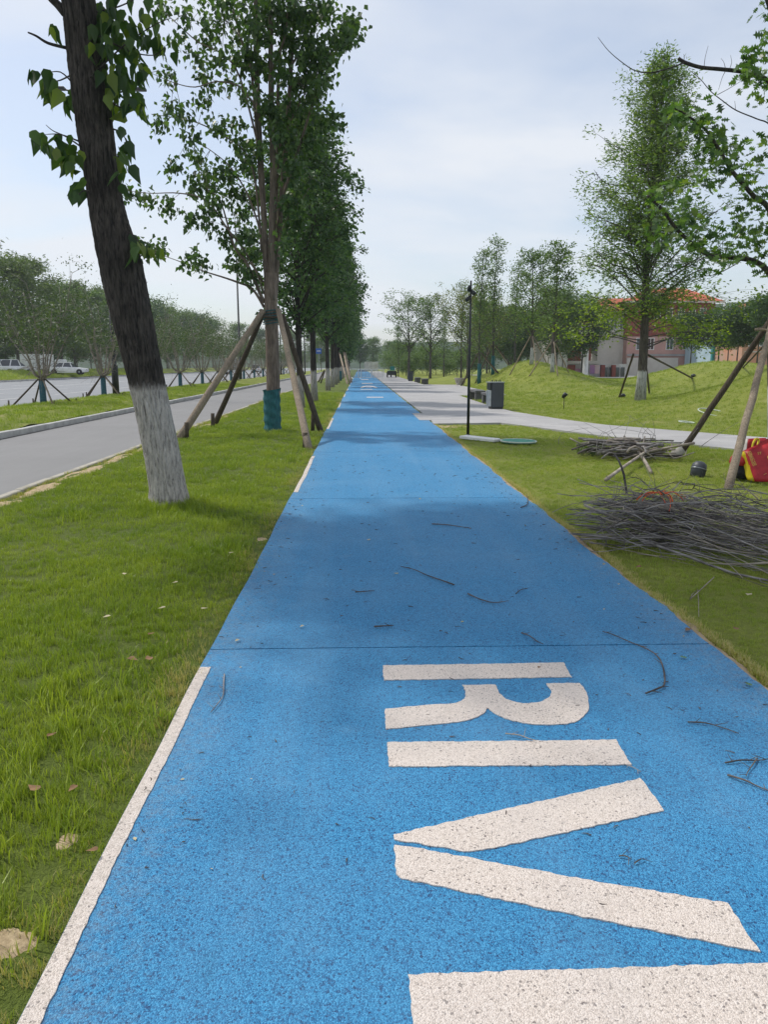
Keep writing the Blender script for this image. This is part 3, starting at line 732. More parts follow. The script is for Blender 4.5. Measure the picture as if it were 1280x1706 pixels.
# ------------------------------------------------------------------ the leaning street tree, close by on the left
def leaf_proto(name, tmpl, mat):
    return np_mesh(name, tmpl[0], tmpl[1], mat, False)
def hang_leaves(parent, me_list, pts, r, size, droop=1.2, spread=0.5, nm='leaf'):
    """single leaves as parts: every leaf its own object, sharing mesh data"""
    base = wloc(parent)
    for p in pts:
        tip = Vector(r.normal(size=3)) * spread; tip.z = -abs(droop) + r.normal() * 0.35; tip.normalize()
        nr = Vector(r.normal(size=3)); nr.z = abs(nr.z) * 0.6 + 0.2
        v = nr.cross(tip).normalized(); w = tip.cross(v)
        o = link(nm, me_list[int(r.integers(len(me_list)))], parent)
        s_ = size * r.uniform(0.7, 1.25)
        o.matrix_basis = Matrix(((tip.x * s_, v.x * s_, w.x * s_, p[0] - base.x), (tip.y * s_, v.y * s_, w.y * s_, p[1] - base.y), (tip.z * s_, v.z * s_, w.z * s_, p[2] - base.z), (0, 0, 0, 1)))
rt = np.random.default_rng(77)
def hue_leafs(name, tmpl, cols, trans, rough=0.45):
    out = []
    for k, c in enumerate(cols):
        m = leaf_mat(name + str(k), tuple(x * 0.8 for x in c), c, tuple(x * 1.2 for x in c), trans, rough)
        me = np_mesh(name, tmpl[0], tmpl[1], m); out.append(me)
    return out
near_leaves = hue_leafs('near_leaf', HEART, [(0.030, 0.066, 0.022), (0.042, 0.086, 0.026), (0.055, 0.105, 0.030), (0.070, 0.125, 0.032), (0.16, 0.22, 0.035)], 0.38)
heart_leaves = hue_leafs('heart_leaf', HEART, [(0.028, 0.058, 0.020), (0.044, 0.082, 0.026), (0.062, 0.108, 0.033), (0.115, 0.17, 0.05)], 0.26)
oak_leaves = hue_leafs('oak_leaf', OAK, [(0.024, 0.056, 0.018), (0.040, 0.080, 0.022), (0.060, 0.108, 0.028), (0.13, 0.19, 0.04)], 0.36)
TY = 8.85
prof_px = [(845, 281, 62), (830, 281, 59), (790, 275, 57), (700, 258, 57), (661, 249, 56), (580, 231, 60), (480, 208, 69), (420, 196, 66), (360, 181, 58), (316, 174, 53), (211, 158, 58), (105, 144, 60), (0, 130, 52), (-120, 112, 48), (-300, 85, 40), (-480, 60, 30)]
prof_px = [(sum(q[0] for q in [p]), p[1], p[2]) for p in prof_px]
b0 = G(281, 842)
lean_tree = thing('street_tree', 'leaning whitewashed tree with dark furrowed bark, nearest to the camera in the left lawn', 'tree', (b0.x, TY, 0))
zs_, xs_, rs_ = [], [], []
for py, px, w in prof_px:
    c = P(px, py, TY); e = P(px + w / 2, py, TY)
    zs_.append(c.z); xs_.append(c.x); rs_.append((e - c).length)
zs_[0] = -0.05
NA, NZ = 120, 260
zz_ = np.linspace(-0.05, zs_[-1], NZ); cx_ = np.interp(zz_, zs_, xs_); rr_ = np.interp(zz_, zs_, rs_)
k5 = np.ones(15) / 15
cx_ = np.convolve(np.pad(cx_, 7, 'edge'), k5, 'valid'); rr_ = np.convolve(np.pad(rr_, 7, 'edge'), k5, 'valid')
rr_ = rr_ * (1 + 0.16 * np.exp(-np.maximum(zz_, 0) / 0.10))
an = np.linspace(0, 2 * np.pi, NA, endpoint=False)
A_, Z_ = np.meshgrid(an, zz_)
def ridge(a, z):
    """interlaced vertical furrows"""
    w = 0.9 * np.sin(z * 2.3) + 0.35 * np.sin(z * 6.1 + 1)
    u = np.abs(np.sin(a * 11 + w + 0.9 * np.sin(z * 9 + a * 3)))
    v_ = np.abs(np.sin(a * 17 - w * 1.4 + 1.1 * np.sin(z * 13 - a * 5)))
    return 0.6 * u + 0.4 * v_
Rg = rr_[:, None] * (1 + 0.035 * np.sin(A_ * 3 + Z_ * 1.1) + 0.02 * np.sin(A_ * 5 - Z_ * 2.7)) + 0.022 * (ridge(A_, Z_) - 0.55) + rng.normal(size=A_.shape) * 0.0016
Rg *= 1 + 0.07 * np.exp(-((Z_ - 2.75) / 0.3) ** 2) * np.maximum(0, np.cos(A_ - 0.2))
Vt = np.stack([cx_[:, None] - b0.x + Rg * np.cos(A_), Rg * np.sin(A_), Z_], -1).reshape(-1, 3)
ii = np.arange((NZ - 1) * NA); a_ = ii; b_ = (ii // NA) * NA + (ii % NA + 1) % NA
link('trunk', np_mesh('leaning_trunk', Vt, np.stack([a_, b_, b_ + NA, a_ + NA], -1), M['bark_dark'], True), lean_tree)
def trunk_at(z): return Vector((float(np.interp(z, zz_, cx_)), TY, z))
def px_branch(mb, pts, Y, r0, r1=0.003, n=5, ys=None, sub=4):
    pp = [P(x, y, Y + (ys[i] if ys else 0)) for i, (x, y) in enumerate(pts)]
    sp = smooth_path(pp, sub); mb.tube(sp, list(np.linspace(r0, r1, len(sp))), n); return sp
tw = MB(); px_branch(tw, [(108, 22), (96, 8), (82, -6), (70, -30)], TY, 0.045, 0.03, 8); tw.build('branch', M['bark_dark'], lean_tree, True)
tw = MB(); px_branch(tw, [(112, 80), (80, 72), (60, 60), (46, 54)], TY - .05, 0.018, 0.008, 6); tw.build('branch', M['bark_dark'], lean_tree, True)
for pl in ([(150, 130), (190, 90), (225, 62), (260, 40), (285, 30)], [(165, 60), (215, 85), (255, 92), (275, 78)], [(122, 140), (100, 120), (75, 122)], [(118, 125), (95, 135), (82, 128)], [(135, 245), (110, 228), (88, 218), (76, 208)], [(130, 235), (100, 224), (75, 224)],
           [(185, 170), (205, 180), (225, 168), (240, 178)], [(188, 215), (203, 222), (212, 240)], [(195, 260), (206, 268), (212, 285)], [(150, 320), (138, 318), (128, 328)], [(200, 360), (215, 385), (228, 400), (236, 410)], [(160, 20), (200, 10), (235, -10), (250, -40)]):
    tw = MB(); px_branch(tw, pl, TY - rt.uniform(0.05, 0.35), 0.010, 0.003, 5); tw.build('branch', M['bark_dark'], lean_tree, True)
pts = []
def scatter(cx, cy, sx, sy, n, y0=-0.45, y1=0.25):
    for _ in range(n):
        pts.append(P(cx + rt.normal() * sx, cy + rt.normal() * sy, TY + rt.uniform(y0, y1)))
for args in ((90, 35, 3, 10, 3), (62, 118, 10, 6, 4), (85, 128, 8, 8, 5), (88, 152, 8, 8, 6), (112, 165, 5, 12, 5), (62, 222, 8, 6, 3), (80, 232, 10, 8, 7), (95, 248, 12, 10, 10), (112, 245, 8, 12, 10), (112, 268, 8, 12, 9), (128, 262, 5, 16, 7),
             (133, 310, 6, 9, 6), (126, 325, 4, 4, 2), (180, 15, 16, 16, 22), (175, 55, 14, 18, 18), (200, 35, 14, 18, 18), (188, 95, 12, 16, 16), (215, 75, 14, 14, 14), (230, 95, 8, 10, 8), (230, 45, 8, 14, 7), (245, 20, 8, 12, 6), (255, 62, 6, 10, 5), (272, 75, 9, 10, 6), (240, 108, 7, 7, 5), (228, 120, 7, 7, 6),
             (186, 145, 8, 14, 12), (200, 165, 8, 10, 8), (222, 165, 8, 8, 7), (235, 182, 6, 6, 5), (205, 195, 5, 6, 3), (205, 225, 6, 8, 5), (214, 245, 4, 6, 3), (201, 255, 5, 8, 4), (206, 276, 5, 8, 4), (197, 296, 4, 6, 2), (218, 395, 6, 7, 4), (226, 412, 5, 5, 4), (236, 402, 5, 5, 4), (252, 416, 5, 3, 4), (264, 414, 3, 3, 2)):
    scatter(*args)
pts = pts[:299]
hang_leaves(lean_tree, near_leaves, pts, rt, 0.165, 1.15, 0.5)
# its crown above the picture
lbm = MB(); cents = []; outs = []
for k in range(28):
    z = 5.9 + 5.2 * k / 28; o = trunk_at(min(z, zz_[-1])); az = k * 2.4; el = R(35 + rt.uniform(-12, 12)); L = 2.75 * (1.05 - 0.5 * k / 28) * rt.uniform(.8, 1.1)
    d = Vector((math.cos(az) * math.cos(el), abs(math.sin(az)) * math.cos(el) * 0.9 if z < 6.6 else math.sin(az) * math.cos(el), math.sin(el)))
    e = o + d * L / math.cos(el); lbm.tube(smooth_path([o, o.lerp(e, .5) + Vector((0, 0, .1)), e], 3), [0.05, 0.01], 6)
    for j in range(7):
        s_ = 0.35 + 0.65 * j / 6; c = o.lerp(e, s_) + Vector(rt.normal(size=3)) * 0.35
        if c.z > 5.9 + max(0, (8.4 - c.y)) * 0.2: cents.append(tuple(c - Vector((b0.x, TY, 0)))); outs.append(tuple(d))
link('limbs', lbm.mesh('leaning_limbs', M['bark_dark'], True, (b0.x, TY, 0)), lean_tree, None, 'stuff')
pos, tip, sz = cluster_leaves(cents, rt, 62, 0.42, 0.19, 0.8, 0.75, outs)
link('foliage', leaf_mesh('leaning_foliage', pos, tip, sz, HEART, M['leaf_near'], rt), lean_tree, None, 'stuff')

# ------------------------------------------------------------------ second tree: several stems, teal wrap, loose drooping sprays
T2 = 19.0
b2 = G(455, 718)
tree2 = thing('street_tree', 'many-stemmed tree with teal wrapped foot held by four wooden props', 'tree', (b2.x, T2, 0), 'avenue trees left of the blue path')
r2 = np.random.default_rng(5)
tk = MB()
def stem(mb, pts, r0, r1, ys=None, n=12, sub=4):
    return px_branch(mb, pts, T2, r0, r1, n, ys, sub)
stem(tk, [(455, 724), (455, 640), (453, 560), (451, 500), (450, 455)], 0.168, 0.15, n=16)
st = []
for pl, r0, r1, ys in (([(449, 500), (443, 430), (438, 330), (431, 200), (427, 80), (424, -60), (420, -200)], .085, .03, [0, 0, 0, 0, 0, 0, 0]),
                       ([(453, 500), (452, 420), (455, 300), (452, 170), (451, 40), (455, -100), (458, -230)], .095, .03, [-.06] * 7),
                       ([(457, 495), (461, 430), (469, 330), (478, 220), (485, 110), (492, 0), (498, -140)], .08, .025, [.08, .1, .15, .2, .3, .4, .5]),
                       ([(452, 470), (456, 400), (462, 280), (463, 150), (470, 40), (474, -90)], .06, .02, [.1, .25, .5, .7, .9, 1.0])):
    st.append(stem(tk, pl, r0, r1, ys))
tk.build('trunk', M['bark_brown'], tree2, True)
bm_ = MB()
branches = [([(440, 512), (420, 481), (395, 470), (372, 462), (337, 451), (300, 436), (258, 421)], .035, -.3), ([(440, 505), (412, 440), (390, 410), (367, 335), (345, 318)], .045, -.2), ([(438, 470), (405, 415), (378, 380), (345, 335), (300, 322), (250, 322), (212, 318)], .03, -.5),
            ([(436, 420), (425, 300), (405, 250), (370, 225), (330, 205), (290, 196), (252, 190)], .03, .2), ([(434, 330), (425, 190), (412, 160), (395, 142), (360, 136), (325, 145), (290, 138), (250, 121)], .03, -.3), ([(430, 260), (420, 130), (407, 75), (380, 38), (345, 2)], .035, .2), ([(432, 250), (400, 130), (370, 90), (330, 70), (290, 35), (262, 10)], .025, -.4),
            ([(438, 400), (415, 330), (385, 280), (350, 250), (318, 230)], .025, .3), ([(470, 330), (500, 240), (525, 160), (545, 100), (570, 60), (592, 30)], .035, .3), ([(485, 110), (510, 70), (530, 40), (548, 10)], .03, .4), ([(463, 250), (490, 190), (512, 150), (530, 130)], .03, -.2), ([(458, 420), (480, 360), (505, 330), (522, 300)], .025, .0),
            ([(430, 150), (400, 60), (385, 0), (380, -60)], .03, .3), ([(452, 120), (475, 60), (480, 0), (490, -60)], .03, -.4), ([(424, 0), (390, -80), (340, -140), (300, -180)], .03, .3), ([(455, -60), (500, -140), (540, -180)], .03, .1), ([(440, 490), (425, 450), (405, 430), (395, 440)], .02, -.4)]
for pl, r0, dY in branches:
    ys = [dY * i / (len(pl) - 1) * 2.2 for i in range(len(pl))]
    px_branch(bm_, pl, T2, r0, 0.005, 6, ys)
sprays = [(280, 125), (340, 130), (370, 100), (325, 95), (300, 65), (350, 60), (360, 35), (310, 25), (270, 10), (375, 10), (345, 170), (285, 180), (305, 190), (270, 205), (395, 205), (360, 212), (315, 230), (330, 260), (290, 278), (320, 295), (360, 285), (380, 280), (350, 315), (325, 320), (215, 320), (250, 332), (280, 345), (320, 365), (350, 370), (375, 395), (415, 280), (400, 235), (425, 250),
          (345, 345), (340, 290), (360, 335), (400, 360), (420, 330), (395, 330), (385, 305), (410, 390), (395, 415), (420, 420), (410, 460), (390, 440), (318, 430), (335, 438), (228, 415), (262, 415), (245, 418), (590, 35), (575, 60), (560, 75), (545, 95), (580, 45), (535, 105), (520, 20), (500, 40), (540, 15), (515, 60), (530, 85), (505, 90), (515, 120), (530, 140), (500, 140), (490, 170), (520, 165), (540, 130),
          (480, 230), (500, 200), (470, 200), (455, 190), (445, 175), (460, 220), (475, 260), (490, 290), (505, 260), (520, 235), (535, 205), (545, 195), (440, 60), (425, 90), (405, 100), (400, 60), (420, 40), (440, 20), (470, 30), (480, 70), (460, 100), (470, 130), (485, 20), (455, 10), (430, 110), (415, 150), (380, 140), (480, 340), (500, 320), (515, 300), (490, 380), (470, 400), (500, 360)]
sc = []
for (x, y) in sprays:
    for q in range(2 if x > 400 else 1):
        sc.append(P(x + r2.normal() * (6 if q else 1.5), y + r2.normal() * (6 if q else 1.5), T2 + r2.uniform(-0.9, 1.1)))
# twig to every spray
segs = [P(x, y, T2 + dY * i / (len(pl) - 1) * 2.2) for pl, r0, dY in branches for i, (x, y) in enumerate(pl)]
for c in sc:
    q = min(segs, key=lambda s: (s - c).length)
    mid = q.lerp(c, 0.5) + Vector((0, 0, 0.05)); bm_.tube([q, mid, c], [0.007, 0.005, 0.003], 4)
bm_.build('branches', M['bark_brown'], tree2, True, 'stuff')
lp = [c + Vector(r2.normal(size=3)) * 0.10 for c in sc[:60] for _ in range(5)][:290]
hang_leaves(tree2, heart_leaves, lp, r2, 0.135, 1.3, 0.5)
org = Vector((b2.x, T2, 0))
allc = [tuple(c - org) for c in sc]
pos, tip, sz = cluster_leaves(allc, r2, 58, 0.125, 0.135, 1.25, 1.0)
up_c = []                                       # the upper part, above the frame
for k in range(120):
    z = r2.uniform(9.0, 13.0); up_c.append((float(np.clip(r2.normal(), -1.6, 1.6)) * 1.0, float(np.clip(r2.normal(), -1.6, 1.6)) * 1.0, z))
p3, t3, s3 = cluster_leaves(up_c, r2, 26, 0.3, 0.15, 1.0, 0.8)
link('foliage', leaf_mesh('spray_foliage', np.concatenate([pos, p3]), np.concatenate([tip, t3]), np.concatenate([sz, s3]), HEART4, M['leaf_heart'], r2), tree2, None, 'stuff')
wr = MB()
for lay in range(1):
    ringz = np.linspace(-0.03, 1.02, 26); n = 28; vs = []; fs = []
    for iz, z in enumerate(ringz):
        for k in range(n):
            a = 2 * math.pi * k / n
            fold = 0.010 * math.sin(z * 26 + a * 2 + 1.4 * math.sin(a)) + 0.006 * math.sin(a * 9 + z * 6) + (0.012 if z < .12 or z > .98 else 0)
            rr2 = 0.203 + fold + (0.010 if abs(((a - 5.0) % 6.283)) < 0.25 else 0)
            vs.append((b2.x + rr2 * math.cos(a), T2 + rr2 * math.sin(a), z + (0.03 * math.sin(a + 1) if iz == 25 else 0)))
    for iz in range(25):
        for k in range(n): fs.append((iz * n + k, iz * n + (k + 1) % n, (iz + 1) * n + (k + 1) % n, (iz + 1) * n + k))
    wr.add(vs, fs)
wr.build('trunk_wrap', M['wrap'], tree2, True)

# wooden props
def pole(name, a, b, r, mat, parent, n=10):
    a, b = Vector(a), Vector(b); pts_ = [a.lerp(b, t) + Vector((rnd.uniform(-1, 1), rnd.uniform(-1, 1), 0)) * 0.008 for t in np.linspace(0, 1, 9)]
    m = MB(); m.tube(pts_, [r * (1.05 - 0.18 * i / 8) * rnd.uniform(.97, 1.03) for i in range(9)], n)
    return m.build(name, M[mat], parent, True)
def rope_coil(parent, c, r, z0, z1, turns, rr=0.012, mat='rope', nm='rope'):
    m = MB(); N = turns * 14
    m.tube([Vector((c[0] + (r + rnd.uniform(0, .008)) * math.cos(t * 6.283 * turns), c[1] + (r + rnd.uniform(0, .008)) * math.sin(t * 6.283 * turns), z0 + (z1 - z0) * t + 0.02 * math.sin(t * 6.283 * turns + t * 9))) for t in np.linspace(0, 1, N)], rr, 5)
    return m.build(nm, M[mat], parent, True)
pr = thing('tree_support', 'four thick wooden props tied round the many-stemmed tree with teal wrap', 'tree support', (b2.x, T2, 0))
g1, g2, g3, g4 = G(294, 733), G(356, 708), G(516, 749), G(535, 718)
for g in (g1, g2, g3, g4): g.z = -0.05
pole('prop', g1, P(438, 518, T2 - .15), .078, 'pole_light', pr, 12)
pole('prop', g2, P(436, 529, T2 + .25), .070, 'pole_dark', pr, 12)
pole('prop', g3, P(464, 517, T2 - .2), .072, 'pole_light', pr, 12)
pole('prop', g4, P(470, 524, T2 + .15), .068, 'pole_dark', pr, 12)
for x, y0, y1, gg in ((311, 704, 732, g1), (354.5, 689, 714, g2), (508, 721, 746, g3), (521, 690, 717, g4)):
    q = G(x, y1); hh = (y1 - y0) * q.y / FPX
    m = MB(); m.tube([(q.x, q.y, -.05), (q.x + .01, q.y, hh)], [.05, .047], 9); m.build('peg', M['pole_dark'], pr, True)
pole('crossbar', P(431, 527, T2 - .22), P(468, 529, T2 - .24), .03, 'pole_dark', pr)
pole('crossbar', P(434, 531, T2 + .22), P(470, 533, T2 + .2), .03, 'pole_dark', pr)
rope_coil(pr, (P(451, 530, T2).x, T2), .175, P(451, 541, T2).z, P(451, 518, T2).z, 7)

# ------------------------------------------------------------------ the avenue beyond it
def prof_row(t): return 2.3 * min(1, .55 + t * 1.9) * (1.0 - .80 * max(0, t - .25) ** 1.15 / .72)
rowk = [tree_meshes('avenue%d' % k, 'bark_row', 'leaf_row', HEART4, 100 + k, Ht=11.4, r0=0.19, z0=2.7, prof=prof_row, nb=54, elev=44, per_br=6, nl=38, cr=0.20, size=0.17, droop=1.0, taper=0.3) for k in range(3)]
rowfar = [tree_meshes('avenue_far%d' % k, 'bark_row', 'leaf_row', HEART4, 140 + k, Ht=11.6, r0=0.19, z0=2.2, prof=prof_row, nb=50, elev=46, per_br=6, nl=22, cr=0.28, size=0.27, droop=0.9, twig=False, taper=0.3) for k in range(2)]
ROW = [(502, 681, 'dark whitewashed tree seen just behind the light right-hand prop'), (524, 670, 'slim whitewashed tree right behind the dark right-hand prop'), (546.6, 650.6, 'whitewashed tree third along the avenue beyond the propped tree'),
       (554, 645, 'whitewashed tree fourth along the avenue beyond the propped tree'), (559.5, 641, 'whitewashed tree fifth along the avenue beyond the propped tree'), (563.5, 638.2, 'whitewashed tree sixth along the avenue, before the leaning poles')]
for k, (x, y, lab) in enumerate(ROW):
    g = G(x, y)
    t = put_tree(rowk[k % 3], 'street_tree', lab, (g.x, g.y, 0), 'tree', 'avenue trees left of the blue path', (.90, 1.0, 1.02, .98, 1.03, 1.0)[k], k * 1.9)
    if k == 0: t.rotation_euler = (0, R(-1.6), 1.2)
ords = 'eighth ninth tenth eleventh twelfth thirteenth fourteenth fifteenth sixteenth'.split()
for k in range(9):
    y = 81 + k * 9.5
    t = put_tree(rowfar[k % 2], 'street_tree', ('avenue tree with a teal wrapped foot beside the leaning poles' if k == 0 else 'far whitewashed avenue tree, %s from the propped tree' % ords[k]), (-2.15 + 0.15 * math.sin(k * 3), y, 0), 'tree', 'avenue trees left of the blue path', 1.0 + .05 * math.sin(k * 1.7), k * 2.2)
    if k == 0:
        m = MB(); m.lathe([(.25, -.02), (.26, .3), (.25, .9), (.24, 1.0)], 12); m.build('trunk_wrap', M['wrap'], t, True, loc=(0, 0, 0))
pr2 = thing('tree_support', 'three pale poles leaning together against a far avenue tree', 'tree support', (-1.9, 78, 0))
for x0, y0, x1, y1 in ((579.5, 640, 566, 588), (583.5, 638.5, 573, 587), (586, 637, 575.5, 588)):
    q = G(x0, y0); q.z = -.05; pole('prop', q, P(x1, y1, 80), .09, 'pole_light', pr2, 8)
pr3 = thing('tree_support', 'short dark props crossing beside the third whitewashed avenue tree', 'tree support', (-3.6, 52, 0))
for x0, y0, x1, y1 in ((530, 637, 540, 617), (534, 638.5, 541, 618)):
    q = G(x0, y0); q.z = -.05; pole('prop', q, P(x1, y1, q.y - 2), .07, 'pole_dark', pr3, 8)

# ------------------------------------------------------------------ median trees: teal wrapped foot, many pale limbs
def bush_tree(seed):
    r = np.random.default_rng(seed); tr = MB(); cents = []; outs = []
    for k in range(11):
        az = k * 2.4 + r.uniform(-.3, .3); el = R(r.uniform(35, 80)); L = r.uniform(2.7, 3.5) * (1.0 if el > R(50) else .75)
        o = Vector((0.05 * math.cos(az), 0.05 * math.sin(az), 0.88 + r.uniform(0, .12)))
        d = Vector((math.cos(az) * math.cos(el), math.sin(az) * math.cos(el), math.sin(el)))
        pth = smooth_path([o, o + d * .3 + Vector((d.x, d.y, -.2)) * .18, o + d * L * .35 + Vector((0, 0, .12)), o + d * L * .7 + Vector((0, 0, .45)) + Vector(r.normal(size=3)) * .1, o + d * L + Vector((0, 0, .7))], 3)
        tr.tube(pth, list(np.linspace(.042, .008, len(pth))), 6)
        for s_ in np.linspace(.3, 1, 16):
            p = pth[min(len(pth) - 1, int(s_ * (len(pth) - 1)))]
            c = p + Vector(r.normal(size=3)) * .34
            tr.tube([p, p.lerp(c, .6) + Vector((0, 0, .04)), c], [.010, .006, .003], 4)
            if c.z > 2.1: cents.append(tuple(c)); outs.append(tuple(d))
    wr_ = MB(); wr_.lathe([(.125, -.05), (.12, .2), (.115, .6), (.11, .86), (.10, .89)], 12)
    lv = cluster_leaves(cents, r, 36, .22, .10, .1, .9, outs)
    return wr_.mesh('bush_wrap', M['wrap_blue'], True), tr.mesh('bush_limbs', M['bark_pale'], True), leaf_mesh('bush_leaves', *lv, OVAL, M['leaf_shrub'], r)
bt = [bush_tree(60 + k) for k in range(3)]
stake_me = []
for k in range(4):
    az = R(45 + 90 * k); m = MB(); m.tube([(1.15 * math.cos(az), 1.15 * math.sin(az), -.08), (.13 * math.cos(az), .13 * math.sin(az), .92)], [.036, .03], 7)
    stake_me.append(m.mesh('stake_mesh', M['pole_light' if k == 3 else 'pole_dark'], True))
collar = MB(); collar.tube([Vector((.14 * math.cos(a), .14 * math.sin(a), .90)) for a in np.linspace(0, 6.283, 13)], .025, 6)
collar_me = collar.mesh('collar_mesh', M['pole_dark'], True)
peg_me = MB().tube([(0, 0, -.05), (0, 0, .16)], .03, 7).mesh('peg_mesh', M['pole_dark'])
med = [(-12.1, 30.0), (-12.4, 38.0), (-12.0, 45.2), (-11.8, 51.5), (-11.8, 58.7), (-11.9, 66), (-12.0, 73), (-12, 81), (-12, 89), (-12, 97), (-12, 105), (-12, 114), (-12, 123), (-12, 133), (-12, 144), (-12, 156), (-12, 170)]
sides_ = ['nearest teal-footed median tree with pale limbs, in front of the parked cars', 'teal-footed median tree beside the dark lamp post by the leaning trunk']
ordw = 'third fourth fifth sixth seventh eighth ninth tenth eleventh twelfth thirteenth fourteenth fifteenth sixteenth seventeenth'.split()
for k, (x, y) in enumerate(med):
    zt = 0.10 + 0.10 * math.sin((x + 12.85) / 4.75 * math.pi)
    lab = sides_[k] if k < 2 else 'teal-footed many-limbed tree on the median, %s from the near end' % ordw[k - 2]
    t = thing('median_tree', lab, 'tree', (x, y, zt), 'staked trees on the median', k * 1.3)
    s_ = 1.0 + 0.06 * math.sin(k * 2.3)
    for nm, me, kd in zip(('trunk_wrap', 'limbs', 'foliage'), bt[k % 3], (None, 'stuff', 'stuff')):
        o = link(nm, me, t, None, kd); o.scale = (s_, s_, s_ * 1.02)
    if y < 160:
        s = thing('tree_support', ('four stakes round the nearest median tree foot' if k == 0 else 'four stakes round the median tree by the dark lamp post' if k == 1 else 'four stakes round the %s median tree foot' % ordw[k - 2]), 'tree support', (x, y, zt), 'stake sets round the median trees', .25 if k else -.1)
        for q in range(4):
            link('stake', stake_me[q], s); az = R(45 + 90 * q)
            if y < 60: link('peg', peg_me, s, (1.24 * math.cos(az), 1.24 * math.sin(az), 0))
        link('crossbar', collar_me, s)

# ------------------------------------------------------------------ generic distant trees
def prof_round(t): return 2.6 * math.sin(min(1, t * .92 + .08) * math.pi) ** .6 + .25
def prof_air(t): return 1.35 * (1.05 - t) ** .6 * (0.6 + .4 * math.sin(t * 9)) + .2
def prof_wide(t): return 3.4 * math.sin(min(1, t * .85 + .15) * math.pi) ** .5 + .2
K = {}
K['round'] = [tree_meshes('round%d' % k, 'bark_grey', 'leaf_far', OVAL, 200 + k, Ht=9.0, r0=.16, z0=2.2, prof=prof_round, nb=40, elev=34, per_br=7, nl=30, cr=.32, size=.27, droop=.3, twig=False) for k in range(3)]
K['dark'] = [tree_meshes('dark%d' % k, 'bark_grey', 'leaf_dark', OVAL, 220 + k, Ht=7.0, r0=.13, z0=1.7, prof=prof_round, nb=40, elev=34, per_br=7, nl=32, cr=.32, size=.26, droop=.3, twig=False) for k in range(3)]
K['court'] = [tree_meshes('court%d' % k, 'bark_grey', 'leaf_dark', OVAL, 230 + k, Ht=6.9, r0=.12, z0=3.3, prof=lambda t: 2.3 * math.sin(min(1, t * .9 + .1) * math.pi) ** .6 + .2, nb=34, elev=30, per_br=7, nl=30, cr=.3, size=.25, droop=.3, twig=False) for k in range(3)]
K['pale'] = [tree_meshes('pale%d' % k, 'bark_grey', 'leaf_pale', THIN, 240 + k, Ht=14.0, r0=.25, z0=2.6, prof=prof_wide, nb=56, elev=44, per_br=7, nl=26, cr=.40, size=.46, droop=.9, twig=False) for k in range(2)]
K['airy'] = [tree_meshes('airy%d' % k, 'bark_grey', 'leaf_far', OVAL, 260 + k, Ht=10.0, r0=.12, z0=1.8, prof=prof_air, nb=34, elev=46, per_br=6, nl=12, cr=.18, size=.18, droop=.2) for k in range(3)]
K['open'] = [tree_meshes('open%d' % k, 'bark_grey', 'leaf_far', OVAL, 280 + k, Ht=8.2, r0=.17, z0=2.6, prof=prof_round, nb=30, elev=42, per_br=7, nl=19, cr=.23, size=.19, droop=.2, br_r=.4) for k in range(2)]
K['rust'] = [tree_meshes('rust0', 'bark_grey', 'leaf_rust', OVAL, 300, Ht=8.0, r0=.15, z0=2.4, prof=prof_wide, nb=30, elev=46, per_br=6, nl=22, cr=.25, size=.19, droop=.3, br_r=.4)]
def T(kind, i, name, label, x, y, s=1.0, group=None, sz=None):
    return put_tree(K[kind][i % len(K[kind])], name, label, (x, y, float(terr(x, y)) - .05 if x > 2 else 0.0), 'tree', group, s, i * 1.7 + x, sz)
# far left, beyond the main road
gl = 'trees behind the parked cars'
far_left = [(-44.5, 93, 'pale', 1.12), (-43.5, 101, 'pale', .98), (-45, 109, 'pale', 1.06), (-44, 117, 'round', 1.35), (-45, 125, 'pale', .95), (-44, 133, 'round', 1.4), (-45, 142, 'pale', 1.0), (-44, 151, 'round', 1.55), (-45, 161, 'dark', 1.9), (-44, 172, 'round', 1.5), (-45, 184, 'pale', 1.0), (-44, 197, 'round', 1.5), (-44, 212, 'dark', 1.9), (-43, 230, 'round', 1.5), (-39, 255, 'round', 1.5), (-34, 280, 'dark', 1.8), (-26, 300, 'round', 1.5)]
dsc = {'pale': 'pale feathery', 'round': 'mid green rounded', 'dark': 'dark green rounded'}
nth = 'first second third fourth fifth sixth seventh eighth ninth tenth eleventh twelfth thirteenth fourteenth fifteenth sixteenth seventeenth eighteenth nineteenth twentieth'.split()
for k, (x, y, kd, s) in enumerate(far_left):
    T(kd, k, 'roadside_tree', '%s tree beyond the main road, %s from the near end' % (dsc[kd], nth[k]), x, y, s, gl)
for k, (x, y, s) in enumerate([(-50, 96, 1.0), (-49, 104, 1.1), (-50, 112, 1.0), (-49, 120, 1.05), (-50, 128, 1.1), (-49, 137, 1.0), (-50, 147, 1.1), (-49, 158, 1.1), (-50, 170, 1.2), (-49, 185, 1.2), (-49, 202, 1.2), (-48, 222, 1.2)]):
    T('dark', k + 3, 'roadside_tree', 'dark low tree deep behind the parked cars, %s from the near end' % nth[k], x, y, s, gl)
